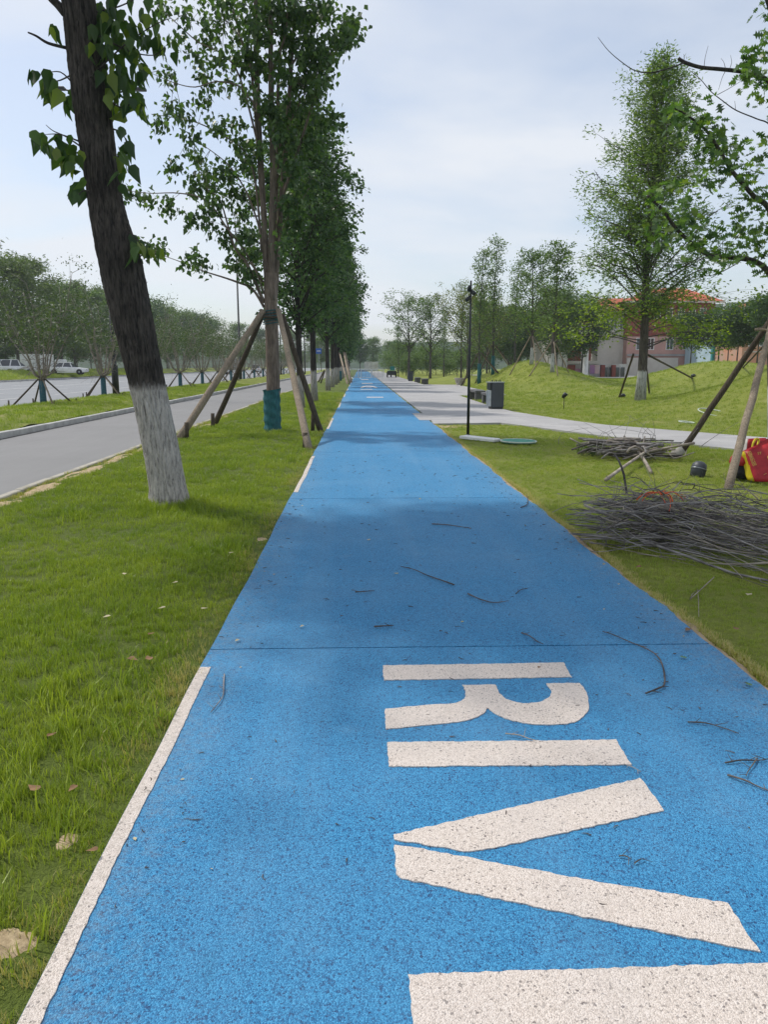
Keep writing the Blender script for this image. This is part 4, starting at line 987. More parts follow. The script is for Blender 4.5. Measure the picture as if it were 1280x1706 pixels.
# where the path ends
end = [(-9, 182, 'round', .8), (-6, 196, 'dark', .8), (-4, 214, 'round', .8), (0, 228, 'dark', 1.1), (4, 236, 'round', 1.0), (8, 205, 'round', .8), (7.0, 176, 'airy', .6), (10, 192, 'dark', .95), (7.6, 158, 'round', .6), (9.5, 140, 'airy', .55), (7.6, 128, 'round', .52), (12, 150, 'round', .5), (12.5, 128, 'dark', .45), (16, 170, 'round', .5), (20, 150, 'round', .45), (24, 175, 'dark', .6), (30, 150, 'round', .75), (-14, 240, 'round', 1.3), (16, 230, 'round', .7), (33, 165, 'dark', .8)]
for k, (x, y, kd, s) in enumerate(end):
    T(kd, k, 'park_tree', '%s tree closing the far end of the path, %s from the front' % ({'round': 'mid green', 'dark': 'dark', 'airy': 'thin airy'}[kd], nth[k % 20]), x, y, s, 'trees closing the view')
K['bush'] = [tree_meshes('bush%d' % k, 'bark_grey', 'leaf_far', OVAL, 290 + k, Ht=2.6, r0=.05, z0=.15, prof=lambda t: 1.5 * math.sin(min(1, t * .9 + .1) * math.pi) ** .5 + .2, nb=24, elev=40, per_br=5, nl=26, cr=.25, size=.2, droop=.2, twig=False) for k in range(2)]
for k, (x, y, s) in enumerate([(6.6, 112, .8), (8.2, 118, 1.0), (10.5, 122, 1.2), (7.2, 132, 1.0), (9, 146, 1.3), (7, 162, 1.2), (12.5, 136, 1.4), (15, 130, 1.2), (14, 112, .9), (17, 118, 1.2), (20, 128, 1.4), (6.5, 180, 1.3), (-5, 190, 1.4), (11.5, 104, .7)]):
    T('bush', k, 'green_bush', 'green bush in the undergrowth right of the far path, %s from the front' % nth[k], x, y, s, 'bushes by the far path')
# right of the plaza
lp_ = [('open', 0, 681, 627, 92, 1.05, 'dense forked tree behind the far litter bin'), ('open', 1, 717, 622, 88, 1.0, 'sparse open tree right of the dense forked one'), ('airy', 0, 664, 626, 105, .65, 'slim young tree beside the cargo tricycle'), ('airy', 2, 740, 620, 95, .8, 'pale young tree between the open tree and the tall group'),
       ('airy', 0, 799, 620, 60, .98, 'tall airy tree with teal wrapped foot behind the slim lamp'), ('airy', 1, 822, 607, 62, 1.02, 'tall airy tree with teal foot on the mound, right of the group'), ('rust', 0, 779, 618, 66, .82, 'dark spreading tree with brownish leaves in the tall group'), ('airy', 2, 858, 603, 60, .75, 'thinnest airy tree standing on the mound crest'), ('airy', 1, 769, 612, 72, .85, 'light airy tree leaning left of the tall group'), ('rust', 1, 812, 612, 68, .72, 'brownish bushy tree behind the teal-footed trees')]
for kd, i, x, y, Y, s, lab in lp_:
    q = PT(x, y, Y); t = T(kd, i, 'park_tree', lab, q.x, q.y, s, 'young trees right of the plaza')
    if 'teal' in lab and kd == 'airy':
        m = MB(); m.lathe([(.16, 0), (.15, .5), (.14, 1.5), (.13, 1.55)], 10); m.build('trunk_wrap', M['wrap'], t, True, loc=(0, 0, 0))
for lab, x, y, Y, w in (('wooden props round the teal-footed tree behind the slim lamp', 799, 620, 60, 1.6), ('wooden props round the teal-footed tree on the mound', 822, 607, 62, 1.6)):
    q = PT(x, y, Y); s = thing('tree_support', lab, 'tree support', q)
    for a in (20, 140, 200, 330):
        e = q + Vector((w * math.cos(R(a)), w * math.sin(R(a)), 0)); e.z = float(terr(e.x, e.y)) - .05
        pole('prop', e, q + Vector((.15 * math.cos(R(a)), .15 * math.sin(R(a)), 2.3)), .05, 'pole_light' if a < 180 else 'pole_dark', s, 7)
# woods behind the mounds and on the far side
wood = [(18.5, 120), (21, 110), (24, 118), (27, 108), (30, 116), (19, 98), (24, 95), (28, 98), (22, 132), (28, 130), (34, 120)]
for k, (x, y) in enumerate(wood):
    T('dark' if k % 3 else 'round', k, 'woodland_tree', 'dark tree in the wood behind the grass mound, %s of them' % nth[k], x, y, 1.15 + .1 * math.sin(k * 2), 'wood behind the grass mound')
# two staked trees on the mound, then the tall one
def prof_r(t): return 1.5 * (1.05 - t) ** .7 + .25
Kr = [tree_meshes('mound%d' % k, 'bark_white', 'leaf_far', OVAL, 320 + k, Ht=8.0, r0=.15, z0=1.7, prof=prof_r, nb=34, elev=42, per_br=6, nl=20, cr=.18, size=.17, droop=.2) for k in range(2)]
lowl = [tree_meshes('mound_low%d' % k, 'bark_white', 'leaf_lime', OVAL, 330 + k, Ht=3.6, r0=.03, z0=1.7, prof=lambda t: 1.6 - t * .6, nb=9, elev=8, per_br=4, nl=6, cr=.22, size=.15, droop=.3, top_leaf=False)[2] for k in range(2)]
for k, (x, y, Y, s, lab) in enumerate(((921, 612, 50, .97, 'whitewashed staked tree on the mound in front of the brick building'), (886, 604, 54, .93, 'smaller whitewashed staked tree on the mound crest'))):
    q = PT(x, y, Y)
    t = put_tree(Kr[k], 'mound_tree', lab, q - Vector((0, 0, .05)), 'tree', 'staked trees on the mound', s, k * 2)
    link('low_foliage', lowl[k], t, None, 'stuff')
    sp3 = thing('tree_support', 'thin props round the ' + lab.split(' in front')[0].replace(' on the mound crest', '') + (' by the building' if k == 0 else ' on the crest'), 'tree support', q)
    for a in (30, 160, 270):
        e = q + Vector((1.5 * math.cos(R(a)), 1.5 * math.sin(R(a)), 0)); e.z = float(terr(e.x, e.y)) - .05
        pole('prop', e, q + Vector((.12 * math.cos(R(a)), .12 * math.sin(R(a)), 1.9)), .04, 'pole_light', sp3, 6)
q = PT(1068, 655, 32); BT = q
def prof_big(t): return 3.5 * min(1, .62 + 1.9 * t) * (1.02 - t) ** .85 * (.80 + .20 * math.sin(t * 17)) + .2
big = tree_meshes('tall', 'bark_white', 'leaf_ash', THIN, 404, Ht=14.9, r0=.235, z0=3.0, prof=prof_big, nb=62, elev=54, per_br=6, nl=24, cr=.26, size=.165, droop=.35, wob=.25, tmpl=None) if False else None
def big_tree():
    tr, lb, lv, r = grow_tree(404, 13.2, .235, 3.1, prof_big, 84, 36, 13, 40, .20, .165, .35, .25, None, THIN, True, .22, 12, s_lo=.12)
    tr2, lb2, lv2, r_ = grow_tree(405, 4.0, .04, 2.1, lambda t: 3.9 - t * 1.0, 20, 6, 6, 26, .22, .14, .4, .1, None, OVAL, False, .9, 5)
    return tr, lb, lv, lb2, lv2
tr, lb, lv, lb2, lv2 = big_tree()
tall = thing('park_tree', 'tall airy whitewashed tree on the right mound, in front of the red roofs', 'tree', q - Vector((0, 0, .06)))
link('trunk', tr.mesh('tall_trunk', M['bark_white'], True), tall)
link('branches', lb.mesh('tall_branches', M['bark_grey'], True), tall, None, 'stuff')
link('branches', lb2.mesh('tall_low_branches', M['bark_grey'], True), tall, None, 'stuff')
link('foliage', leaf_mesh('tall_foliage', *lv, THIN, M['leaf_ash'], rng), tall, None, 'stuff')
link('low_foliage', leaf_mesh('tall_low_foliage', *lv2, OVAL, M['leaf_lime'], rng), tall, None, 'stuff')
sup = thing('tree_support', 'three dark slanting props round the tall whitewashed tree on the right mound', 'tree support', q)
for ex, ey, tx in ((1032, 662, 1056), (1155, 629, 1078), (1083, 655, 1075)):
    e = H(ex, ey); e.z -= .05; top = P(tx, 590, 32); pole('prop', e, top, .05, 'pole_dark', sup, 8)
for ex, ey in ((1038, 662), (1156, 628)):
    e = H(ex, ey); m = MB(); m.lathe([(.02, -.03), (.14, .02), (.16, .1), (.10, .17), (.02, .19)], 9, e); m.build('anchor', M['black_metal'], sup, True)

# ------------------------------------------------------------------ the oak at the right edge
OY = 12.8
ob = PT(1297, 770, OY)
oak = thing('oak_tree', 'oak with whitewashed trunk at the right edge, lobed leaves overhead', 'tree', (ob.x, OY, ob.z))
ro = np.random.default_rng(21)
ot = MB(); sp = smooth_path([Vector((ob.x, OY, ob.z - .1)), P(1295, 640, OY), P(1293, 545, OY), P(1300, 480, OY), P(1306, 300, OY), P(1312, 100, OY), P(1316, -100, OY), P(1320, -330, OY)], 5)
ot.tube(sp, list(np.linspace(.155, .06, len(sp))), 16); ot.build('trunk', bark_ := M['bark_white'], oak, True)
ol = MB()
obr = [([(1300, 490), (1280, 452), (1262, 437), (1240, 431), (1205, 428), (1180, 424), (1150, 402), (1125, 378), (1105, 350), (1080, 326)], .050, .02, [0, -.1, -.2, -.3, -.4, -.5, -.6, -.7, -.8, -.9]),
       ([(1305, 400), (1280, 345), (1260, 330), (1240, 308), (1218, 282), (1204, 258), (1190, 235), (1175, 215), (1150, 195), (1125, 180)], .045, .012, [0, -.2, -.3, -.5, -.6, -.7, -.8, -.9, -1, -1.1]),
       ([(1308, 190), (1285, 140), (1262, 125), (1236, 119), (1200, 115), (1168, 112), (1142, 104), (1131, 97)], .035, .024, [0, -.2, -.3, -.4, -.5, -.6, -.7, -.7]),
       ([(1308, 260), (1285, 210), (1262, 198), (1228, 184), (1205, 168), (1185, 152), (1168, 132), (1152, 119)], .012, .004, [0, -.1, -.2, -.3, -.4, -.5, -.5, -.5]),
       ([(1142, 104), (1115, 114), (1085, 121), (1060, 118), (1040, 106), (1015, 85), (997, 62)], .012, .003, [-.7, -.8, -.9, -1, -1.1, -1.2, -1.3]),
       ([(1240, 431), (1215, 447), (1190, 458), (1160, 462), (1130, 472)], .008, .003, [-.3, -.3, -.3, -.3, -.3]), ([(1310, 60), (1285, 20), (1270, -30)], .03, .02, [0, -.1, -.2])]
for pl, r0, r1, ys in obr: px_branch(ol, pl, OY, r0, r1, 7, ys)
for a in ([(1174, 112), (1176, 95), (1181, 76)], [(1210, 116), (1207, 104), (1202, 97)], [(1216, 116), (1220, 104), (1218, 92)], [(1210, 118), (1204, 130), (1198, 150)], [(1196, 158), (1220, 145), (1240, 132)], [(1140, 103), (1141, 95), (1140, 90)], [(1226, 184), (1226, 176), (1225, 168)]):
    px_branch(ol, a, OY - .5, .005, .002, 4)
ol.build('branches', M['bark_dark'], oak, True, 'stuff')
spots = [(1130, 180, 10, 12, 5), (1115, 165, 6, 10, 2), (1120, 195, 12, 10, 5), (1145, 200, 14, 12, 8), (1165, 205, 12, 14, 8), (1190, 200, 10, 18, 8), (1200, 225, 14, 14, 9), (1175, 235, 16, 12, 8), (1215, 250, 14, 14, 9), (1185, 260, 18, 12, 6), (1230, 275, 16, 14, 8), (1210, 285, 12, 10, 5), (1250, 300, 16, 14, 8), (1165, 300, 16, 10, 4), (1150, 310, 12, 8, 4), (1190, 300, 10, 8, 4), (1265, 330, 12, 14, 8),
         (1085, 330, 12, 12, 5), (1110, 320, 16, 14, 6), (1130, 340, 18, 16, 8), (1095, 355, 14, 14, 5), (1125, 375, 18, 14, 8), (1155, 365, 18, 16, 8), (1175, 390, 18, 16, 9), (1150, 405, 16, 12, 6), (1185, 420, 16, 10, 7), (1215, 400, 20, 16, 9), (1205, 430, 18, 8, 6), (1245, 395, 18, 20, 9), (1260, 425, 12, 12, 6), (1175, 440, 10, 8, 4), (1110, 400, 14, 12, 5), (1270, 380, 8, 20, 6), (1080, 385, 14, 12, 4), (1275, 450, 4, 8, 2),
         (1250, 110, 10, 14, 9), (1265, 95, 10, 14, 8), (1240, 125, 8, 8, 6), (1262, 130, 8, 12, 6), (1275, 60, 5, 18, 5), (1275, 30, 4, 14, 4), (1262, 165, 12, 8, 3), (1270, 240, 8, 16, 5), (1205, 265, 20, 18, 8), (1240, 350, 22, 16, 8)]
oc = []
for x, y, sx, sy_o, n in spots:
    for _ in range(n): oc.append(P(x + ro.normal() * sx * .8, y + ro.normal() * sy_o * .8, OY + ro.uniform(-1.3, .3)))
hang_leaves(oak, oak_leaves, oc[:296], ro, .15, .35, .9)
org = Vector((ob.x, OY, ob.z))
pos = np.array([tuple(c - org) for c in oc for _ in range(4)]) + ro.normal(size=(len(oc) * 4, 3)) * .10
oc2 = [P(ro.uniform(1300, 1460), ro.uniform(-300, 420), OY + ro.uniform(-1.6, 1.6)) for _ in range(420)]
p2 = np.array([tuple(c - org) for c in oc2 for _ in range(6)]) + ro.normal(size=(len(oc2) * 6, 3)) * .22
pos = np.concatenate([pos, p2]); tip = ro.normal(size=pos.shape); tip[:, 2] = tip[:, 2] * .5 - .3
link('foliage', leaf_mesh('oak_foliage', pos, tip, .13 * ro.uniform(.7, 1.25, len(pos)), OAK, M['leaf_oak'], ro), oak, None, 'stuff')
os_ = thing('tree_support', 'dark and pale wooden poles propping the oak at the right edge', 'tree support', (ob.x, OY, 0))
topo = P(1286, 538, OY)
e1, e2 = G(1128, 762), G(1213, 816)
for e in (e1, e2): e.z = -.04
pole('prop', e1, P(1283, 535, OY), .052, 'pole_dark', os_, 10)
pole('prop', e2, P(1287, 540, OY - .25), .056, 'pole_light', os_, 12)
pole('crossbar', P(1259, 549, OY - .1), P(1300, 551, OY - .2), .022, 'pole_light', os_, 7)
pole('crossbar', P(1262, 548, OY + .2), P(1310, 546, OY + .2), .022, 'pole_dark', os_, 7)
m = MB(); d_ = (P(1283, 535, OY) - e1).normalized(); m.tube([e1 + Vector((-.06, 0, .0)), e1 + Vector((-.02, 0, .10)), e1 + d_ * .22], [.10, .09, .07], 12); m.build('pole_boot', M['granite_pale'], os_, True)
ts = thing('leaning_stake', 'thin dark stake slanting on the mound, behind the oak props', 'stake', H(1239, 611))
pole('shaft', H(1239, 611) - Vector((0, 0, .05)), P(1300, 549, 24.5), .045, 'pole_dark', ts, 7)
# dark trees before the buildings
for k, (x, y, Y, s) in enumerate([(1150, 612, 86, .95), (1196, 614, 84, 1.0), (1228, 614, 80, 1.02), (1262, 612, 78, 1.05), (1290, 610, 74, 1.1), (1212, 612, 92, 1.0)]):
    q = P(x, y, Y); T('court', k, 'courtyard_tree', 'dark rounded tree before the coloured shops, %s of the group' % nth[k], q.x, Y, s, 'dark trees before the shops').location.z = -.1
# ------------------------------------------------------------------ buildings on the right
def bpx(x, y, Y): p = P(x, y, Y); return p.x, p.z
def wall_px(mb, x0, x1, y0, y1, Y, depth):
    X0, Zt = bpx(x0, y0, Y); X1, Zb = bpx(x1, y1, Y); Zb = min(Zb, 0) - .1 if y1 >= 625 else Zb
    mb.box(X0, X1, Y, Y + depth, Zb, Zt); return X0, X1, Zb, Zt
def wpart(parent, nm, mat, x0, x1, y0, y1, Y, depth, label=None):
    m = MB(); wall_px(m, x0, x1, y0, y1, Y, depth); return m.build(nm, M[mat], parent, label=label)
def win(parent, x0, x1, y0, y1, Y):
    X0, Zt = bpx(x0, y0, Y); X1, Zb = bpx(x1, y1, Y); m = MB(); t = .09
    m.box(X0 - t, X0, Y - .10, Y + .02, Zb - t, Zt + t); m.box(X1, X1 + t, Y - .10, Y + .02, Zb - t, Zt + t); m.box(X0, X1, Y - .095, Y + .02, Zt, Zt + t); m.box(X0, X1, Y - .095, Y + .02, Zb - t, Zb); m.box((X0 + X1) / 2 - .03, (X0 + X1) / 2 + .03, Y - .08, Y + .02, Zb, Zt)
    w = m.build('window', M['white'], parent); g = MB(); g.box(X0, X1, Y - .03, Y + .01, Zb, Zt); g.build('pane', M['glass'], w); return w
def hip_roof(parent, x0, x1, ridge0, ridge1, ye, yr, Y, depth, over=.8, mat='roof_tile'):
    X0, Ze = bpx(x0, ye, Y); X1, _ = bpx(x1, ye, Y); R0, Zr = bpx(ridge0, yr, Y + depth / 2); R1, _ = bpx(ridge1, yr, Y + depth / 2)
    yb, yf = Y + depth + over, Y - over; ym = Y + depth / 2
    m = MB(); m.add([(X0, yf, Ze), (X1, yf, Ze), (X1, yb, Ze), (X0, yb, Ze), (R0, ym, Zr), (R1, ym, Zr)], [(0, 1, 5, 4), (1, 2, 5), (2, 3, 4, 5), (3, 0, 4), (3, 2, 1, 0)])
    r_ = m.build('roof', M[mat], parent)
    # tile ridges running down the front slope, and the eave
    t = MB(); n = int((X1 - X0) / .55)
    for i in range(n):
        x = X0 + (i + .5) * (X1 - X0) / n
        if x < R0: top = (x - X0) / max(.01, R0 - X0)
        elif x > R1: top = (X1 - x) / max(.01, X1 - R1)
        else: top = 1
        a = Vector((x, yf, Ze + .03)); b = Vector((x, yf + (ym - yf) * top, Ze + (Zr - Ze) * top + .03))
        t.tube([a, b], .07, 5)
    t.build('roof_tiles', M[mat], r_, kind='stuff')
    e = MB(); e.box(X0, X1, yf - .06, yf + .10, Ze - .28, Ze - .02); e.build('eave', M['cream'], r_)
    return r_
B1 = thing('shop_building', 'red brick building with terracotta hip roof and pink ground floor, behind the dark trees', 'building', (P(1140, 620, 118).x, 118, -.1))
wpart(B1, 'wall', 'brick_red', 1046, 1189, 505, 560, 118, 12, 'red brick upper storey')
wpart(B1, 'wall', 'pink', 1046, 1188, 560.5, 640, 117.4, 12, 'pink rendered ground floor')
wpart(B1, 'band', 'grey_wall', 1046, 1188.5, 590, 593, 117.2, .3)
wpart(B1, 'plinth', 'cream', 1046, 1128, 596, 640, 117.0, .5)
hip_roof(B1, 1040, 1204, 1106, 1140, 501.5, 480, 118, 12)
wpart(B1, 'dormer', 'grey_wall', 1078, 1104, 489, 500, 116.8, 5)
hip_roof(B1, 1076, 1106, 1080, 1102, 488, 481, 116.6, 5, .3)
hip_roof(B1, 1170, 1203, 1180, 1190, 526, 513, 117.2, 3, .5)
for x in (1092, 1112, 1132, 1150, 1168): win(B1, x, x + 8, 514, 530, 118)
for x in (1062, 1080, 1112, 1140, 1165): win(B1, x, x + 9, 564, 582, 117.4)
wpart(B1, 'wall', 'cream', 1000, 1046, 519, 640, 119, 10, 'cream rendered end wall')
hip_roof(B1, 998, 1062, 1002, 1056, 519, 497, 118.6, 9, .6)
for x in (1006, 1020, 1034): win(B1, x, x + 8, 530, 548, 119)
B2 = thing('arcade_building', 'low brick building with white columns and balustrade, left of the tall tree', 'building', (P(950, 625, 104).x, 104, -.1))
wpart(B2, 'wall', 'brick_red', 936, 985, 572, 601, 104.3, 8, 'brick red blank wall')
wpart(B2, 'wall', 'cream', 914, 936, 567, 640, 104, 8)
wpart(B2, 'ledge', 'cream', 928, 986, 569, 572.5, 103.9, 8.2)
wpart(B2, 'ledge', 'cream', 936, 1000, 601.3, 606, 103.9, 8)
wpart(B2, 'wall', 'white_dirty', 936, 1046, 606.3, 640, 104.2, 7)
wpart(B2, 'doorway', 'brick_red', 944, 958, 608, 640, 103.95, .3, 'dark red doorway')
for x in range(929, 974, 4):
    X, Z1 = bpx(x, 560, 103.95); _, Z0 = bpx(x, 569, 103.95); m = MB(); m.lathe([(.06, Z0), (.11, Z0 + .25), (.06, Z0 + .5), (.09, Z1)], 7, (X, 103.95, 0)); m.build('baluster', M['cream'], B2, True)
wpart(B2, 'handrail', 'cream', 927, 975, 557, 560, 103.8, .35)
for x in (918, 931, 940, 1003, 1021):
    wpart(B2, 'pilaster', 'white_dirty' if x < 945 else 'brick_red', x, x + 4.5, 575 if x < 945 else 608, 640, 103.6, .5)
X, Zt = bpx(977.5, 543, 102.5); m = MB(); m.lathe([(.62, -.1), (.62, .3), (.5, .4), (.48, Zt - .5), (.62, Zt - .35), (.62, Zt)], 14, (X, 102.5, 0)); m.build('column', M['white'], B2, True)
wpart(B2, 'turret', 'cream', 966, 990, 540, 569, 105, 4)
hip_roof(B2, 963, 993, 974, 982, 540, 534, 105, 4, .3)
win(B2, 968, 973, 546, 562, 105)
for x, mat_ in ((959, 'poster_purple'), (984, 'poster_purple'), (992, 'poster_pale')):
    wpart(B2, 'poster', mat_, x, x + (12 if x < 970 else 7.5), 608 if x > 970 else 614, 622.5 if x > 970 else 626, 103.2, .08)
for x in (1008, 1016, 1027, 1036): wpart(B2, 'shop_window', 'glass', x, x + 5, 612, 628, 104.0, .25)
B3 = thing('shop_building', 'pale blue rendered shop wing right of the pink wall', 'building', (P(1216, 620, 108).x, 108, -.1))
wpart(B3, 'wall', 'blue_wall', 1190, 1241, 548, 640, 108, 9)
wpart(B3, 'band', 'grey_wall', 1189.5, 1241.5, 577, 579, 107.85, .3)
wpart(B3, 'corner_pier', 'teal_paint', 1189, 1192, 575, 640, 107.7, .5)
hip_roof(B3, 1186, 1246, 1196, 1236, 548, 538, 108, 9, .4)
for x in (1197, 1212, 1227): win(B3, x, x + 8, 556, 570, 108)
for x, mat_, lab in ((1196, 'poster_purple', None), (1209, 'poster_pale', None)): wpart(B3, 'poster', mat_, x, x + (11 if x < 1200 else 12), 591.5, 616, 107.5, .08)
B4 = thing('shop_building', 'orange rendered shop with terracotta roof at the right edge', 'building', (P(1275, 620, 100).x, 100, -.1))
wpart(B4, 'wall', 'orange_wall', 1243, 1330, 520, 640, 100, 9)
wpart(B4, 'band', 'cream', 1242.5, 1330.5, 585, 587, 99.85, .3)
hip_roof(B4, 1238, 1340, 1262, 1320, 516, 500, 100, 9, .6)
for x in (1250, 1268): win(B4, x, x + 9, 560, 576, 100)
sp_t = thing('spire', 'slim white spire rising above the dark trees', 'spire', (P(1208, 600, 135).x, 135, 0))
m = MB(); X, Zt = bpx(1209, 498, 135); m.lathe([(.9, 0), (.75, Zt * .55), (.45, Zt * .75), (.06, Zt)], 8, (X, 135, 0)); m.build('shaft', M['white'], sp_t)
slab('shop_courtyard', [(18, 99.0), (62, 95.0), (70, 130), (18, 130)], .02, M['paving'])

# ------------------------------------------------------------------ plaza furniture
lb_ = thing('litter_bin', 'dark grey litter bin with two steel side chutes at the plaza edge', 'litter bin', (4.92, 28.2, .03), None, R(9))
bx, by = 4.92, 28.2
m = MB(); m.bbox(bx - .19, bx + .27, by - .22, by + .22, .09, .965, .012); m.build('body', M['dark_grey'], lb_)
m = MB(); m.bbox(bx - .27, bx - .20, by - .2, by - .015, .12, .70, .008); m.build('side_door', M['steel'], lb_)
m = MB(); m.bbox(bx - .27, bx - .20, by + .015, by + .2, .12, .70, .008); m.build('side_door', M['steel'], lb_)
m = MB(); m.bbox(bx - .255, bx - .195, by - .2, by + .2, .72, .955, .006); m.build('inlet', M['black_metal'], lb_)
m = MB(); m.bbox(bx - .28, bx + .28, by - .235, by + .235, .968, 1.0, .008); m.build('top', M['steel'], lb_)
m = MB(); m.bbox(bx - .17, bx + .25, by - .2, by + .2, .03, .088, .004); m.build('foot', M['black_metal'], lb_)
for ox in (-.12, 0.02, .17):
    m = MB(); m.tube([(bx + ox - .03, by, 1.0), (bx + ox - .03, by, 1.06), (bx + ox + .03, by, 1.06), (bx + ox + .03, by, 1.0)], .014, 6); m.build('top_loop', M['black_metal'], lb_)
lb2_ = thing('litter_bin', 'dark litter bin standing far along the plaza', 'litter bin', (5.05, 78, .03))
m = MB(); m.bbox(4.8, 5.32, 77.8, 78.25, .1, .95, .02); m.build('body', M['dark_grey'], lb2_)
m = MB(); m.bbox(4.76, 5.36, 77.75, 78.3, .953, 1.0, .01); m.build('top', M['black_metal'], lb2_)
m = MB(); m.bbox(4.84, 5.28, 77.84, 78.21, .03, .098, .004); m.build('foot', M['black_metal'], lb2_)
def bench(lab, x, y0, y1, w=.48, h=.46):
    t = thing('stone_bench', lab, 'bench', (x, (y0 + y1) / 2, .02), 'dark stone benches along the plaza')
    m = MB(); m.bbox(x - w / 2, x + w / 2, y0, y1, h - .10, h, .012); m.build('seat', M['granite_dark'], t)
    for yy in (y0 + .10, y1 - .42):
        m = MB(); m.bbox(x - w / 2 + .03, x + w / 2 - .03, yy, yy + .32, .0, h - .103, .01); m.build('leg', M['granite_dark'], t)
bench('dark stone bench right behind the litter bin', 5.42, 31.0, 33.2)
bench('dark stone bench behind the first, by the grass corner', 5.45, 35.0, 37.3)
bench('far dark stone bench nearest the pale planter', 5.52, 65.2, 67.4)
bench('far dark stone bench before the far litter bin', 5.35, 71.5, 73.6)
pl_ = thing('stone_planter', 'pale carved stone planter at the plaza corner', 'planter', (8.0, 62.0, .03))
m = MB(); m.lathe([(.33, 0), (.34, .08), (.30, .12), (.46, .46), (.50, .48), (.50, .56), (.42, .56), (.40, .45)], 8, (8.0, 62.0, .03)); m.build('pot', M['granite_pale'], pl_)
for k in range(8):
    a = R(k * 45 + 22.5); m = MB(); m.box(-.04, .04, -.014, .014, .16, .42, Matrix.Translation((8 + .385 * math.cos(a), 62 + .385 * math.sin(a), .03)) @ Matrix.Rotation(a + math.pi / 2, 4, 'Z')); m.build('relief', M['granite_pale'], pl_)
m = MB(); m.lathe([(.40, .5), (.2, .54), (.01, .55)], 8, (8.0, 62.0, .03)); m.build('soil', M['bark_brown'], pl_)
q = G(780, 725)
sl = thing('slim_lamp_post', 'slim black lamp post with small spotlights at the paving corner', 'lamp post', (q.x, q.y, 0))
zt = P(784.6, 467.5, q.y).z
m = MB(); m.tube([(q.x, q.y, -.05), (q.x, q.y, 1.6), (q.x, q.y, zt)], [.034, .030, .020], 10); m.build('pole', M['black_metal'], sl, True)
m = MB(); m.lathe([(.065, -.02), (.065, .012), (.05, .02)], 12, (q.x, q.y, 0)); m.build('base_plate', M['black_metal'], sl)
zl = P(782, 497, q.y).z
for dx_, dz_, az in ((-.05, 0, 200), (.045, .13, 320), (-.03, .22, 90)):
    d = Vector((math.cos(R(az)), math.sin(R(az)), -.75)).normalized(); o = Vector((q.x + dx_, q.y, zl + dz_)); m = MB(); m.tube([o - d * .06, o - d * .05, o + d * .06, o + d * .075], [.02, .042, .048, .044], 10); m.build('spotlight', M['black_metal'], sl, True)
mb = MB(); a, b = G(771, 732), G(829, 736); m4 = Matrix.Translation(((a.x + b.x) / 2, (a.y + b.y) / 2, .03)) @ Matrix.Rotation(math.atan2(b.y - a.y, b.x - a.x), 4, 'Z') @ Matrix.Rotation(R(2), 4, 'Y')
mb.bbox(-.43, .43, -.15, .15, -.02, .045, .01, m4); tag(mb.build('kerb_slab', M['white']), 'white stone slab lying on the grass by the slim lamp post', 'stone slab')
def lid(lab, c, rx, ry, rot, tilt=0, filled=True):
    t = thing('ground_cover', lab, 'ground cover', c, 'oval ground covers'); n = 28
    M4 = Matrix.Translation(c) @ Matrix.Rotation(rot, 4, 'Z') @ Matrix.Rotation(tilt, 4, 'X')
    m = MB(); m.tube([M4 @ Vector((rx * math.cos(a), ry * math.sin(a), .03)) for a in np.linspace(0, 6.283, n)], .016, 6); m.build('rim', M['pale_rim'], t, True)
    if not filled: return t
    m = MB(); m.prism([(rx * math.cos(a) * .97, ry * math.sin(a) * .97) for a in np.linspace(0, 6.283, n)[:-1]], .0, .038, M4); m.build('lid', M['green_lid'], t); return t
lid('green oval ground cover with pale rim on the grass near the slim lamp', G(864, 737), .36, .42, .3)
q = H(1190, 689); lid('pale oval rim lying on the slope, seen between the oak props', q, .34, .6, .2, R(9), False)
q = H(1145, 705); lid('small pale rim beside the footpath on the slope', q, .16, .22, .8, R(5), False)
q = H(940, 681); t = thing('spike_light', 'small black spike light alone on the grass mound', 'garden light', q)
m = MB(); m.tube([q - Vector((0, 0, .05)), q + Vector((0, 0, .42))], .014, 6); m.build('spike', M['black_metal'], t)
m = MB(); m.tube([q + Vector((-.05, .03, .40)), q + Vector((-.02, .01, .46)), q + Vector((.05, -.03, .56)), q + Vector((.055, -.033, .57))], [.05, .075, .085, .07], 9); m.build('lamp_head', M['black_metal'], t, True)
q = G(1162, 792); t = thing('ground_spotlight', 'round black ground spotlight tilted in the grass by the pole boot', 'spotlight', (q.x, q.y, 0))
m = MB(); d = Vector((.28, .25, 1)).normalized(); o = Vector((q.x, q.y, -.03)); m.tube([o, o + d * .15, o + d * .20, o + d * .235, o + d * .245], [.105, .108, .10, .06, .02], 18); m.build('housing', M['dark_grey'], t, True)
for k in range(9):
    a = R(200 + k * 15); m = MB(); c = o + d * .03 + Vector((.106 * math.cos(a), .106 * math.sin(a), 0)); m.tube([c, c + d * .09], .006, 4); m.build('fin', M['black_metal'], t)
m = MB(); m.tube([o + d * .125 + Vector((.11 * math.cos(a), .11 * math.sin(a), -.28 * .11 * math.cos(a) - .25 * .11 * math.sin(a))) for a in np.linspace(0, 6.283, 19)], .007, 5); m.build('ring', M['steel'], t, True)

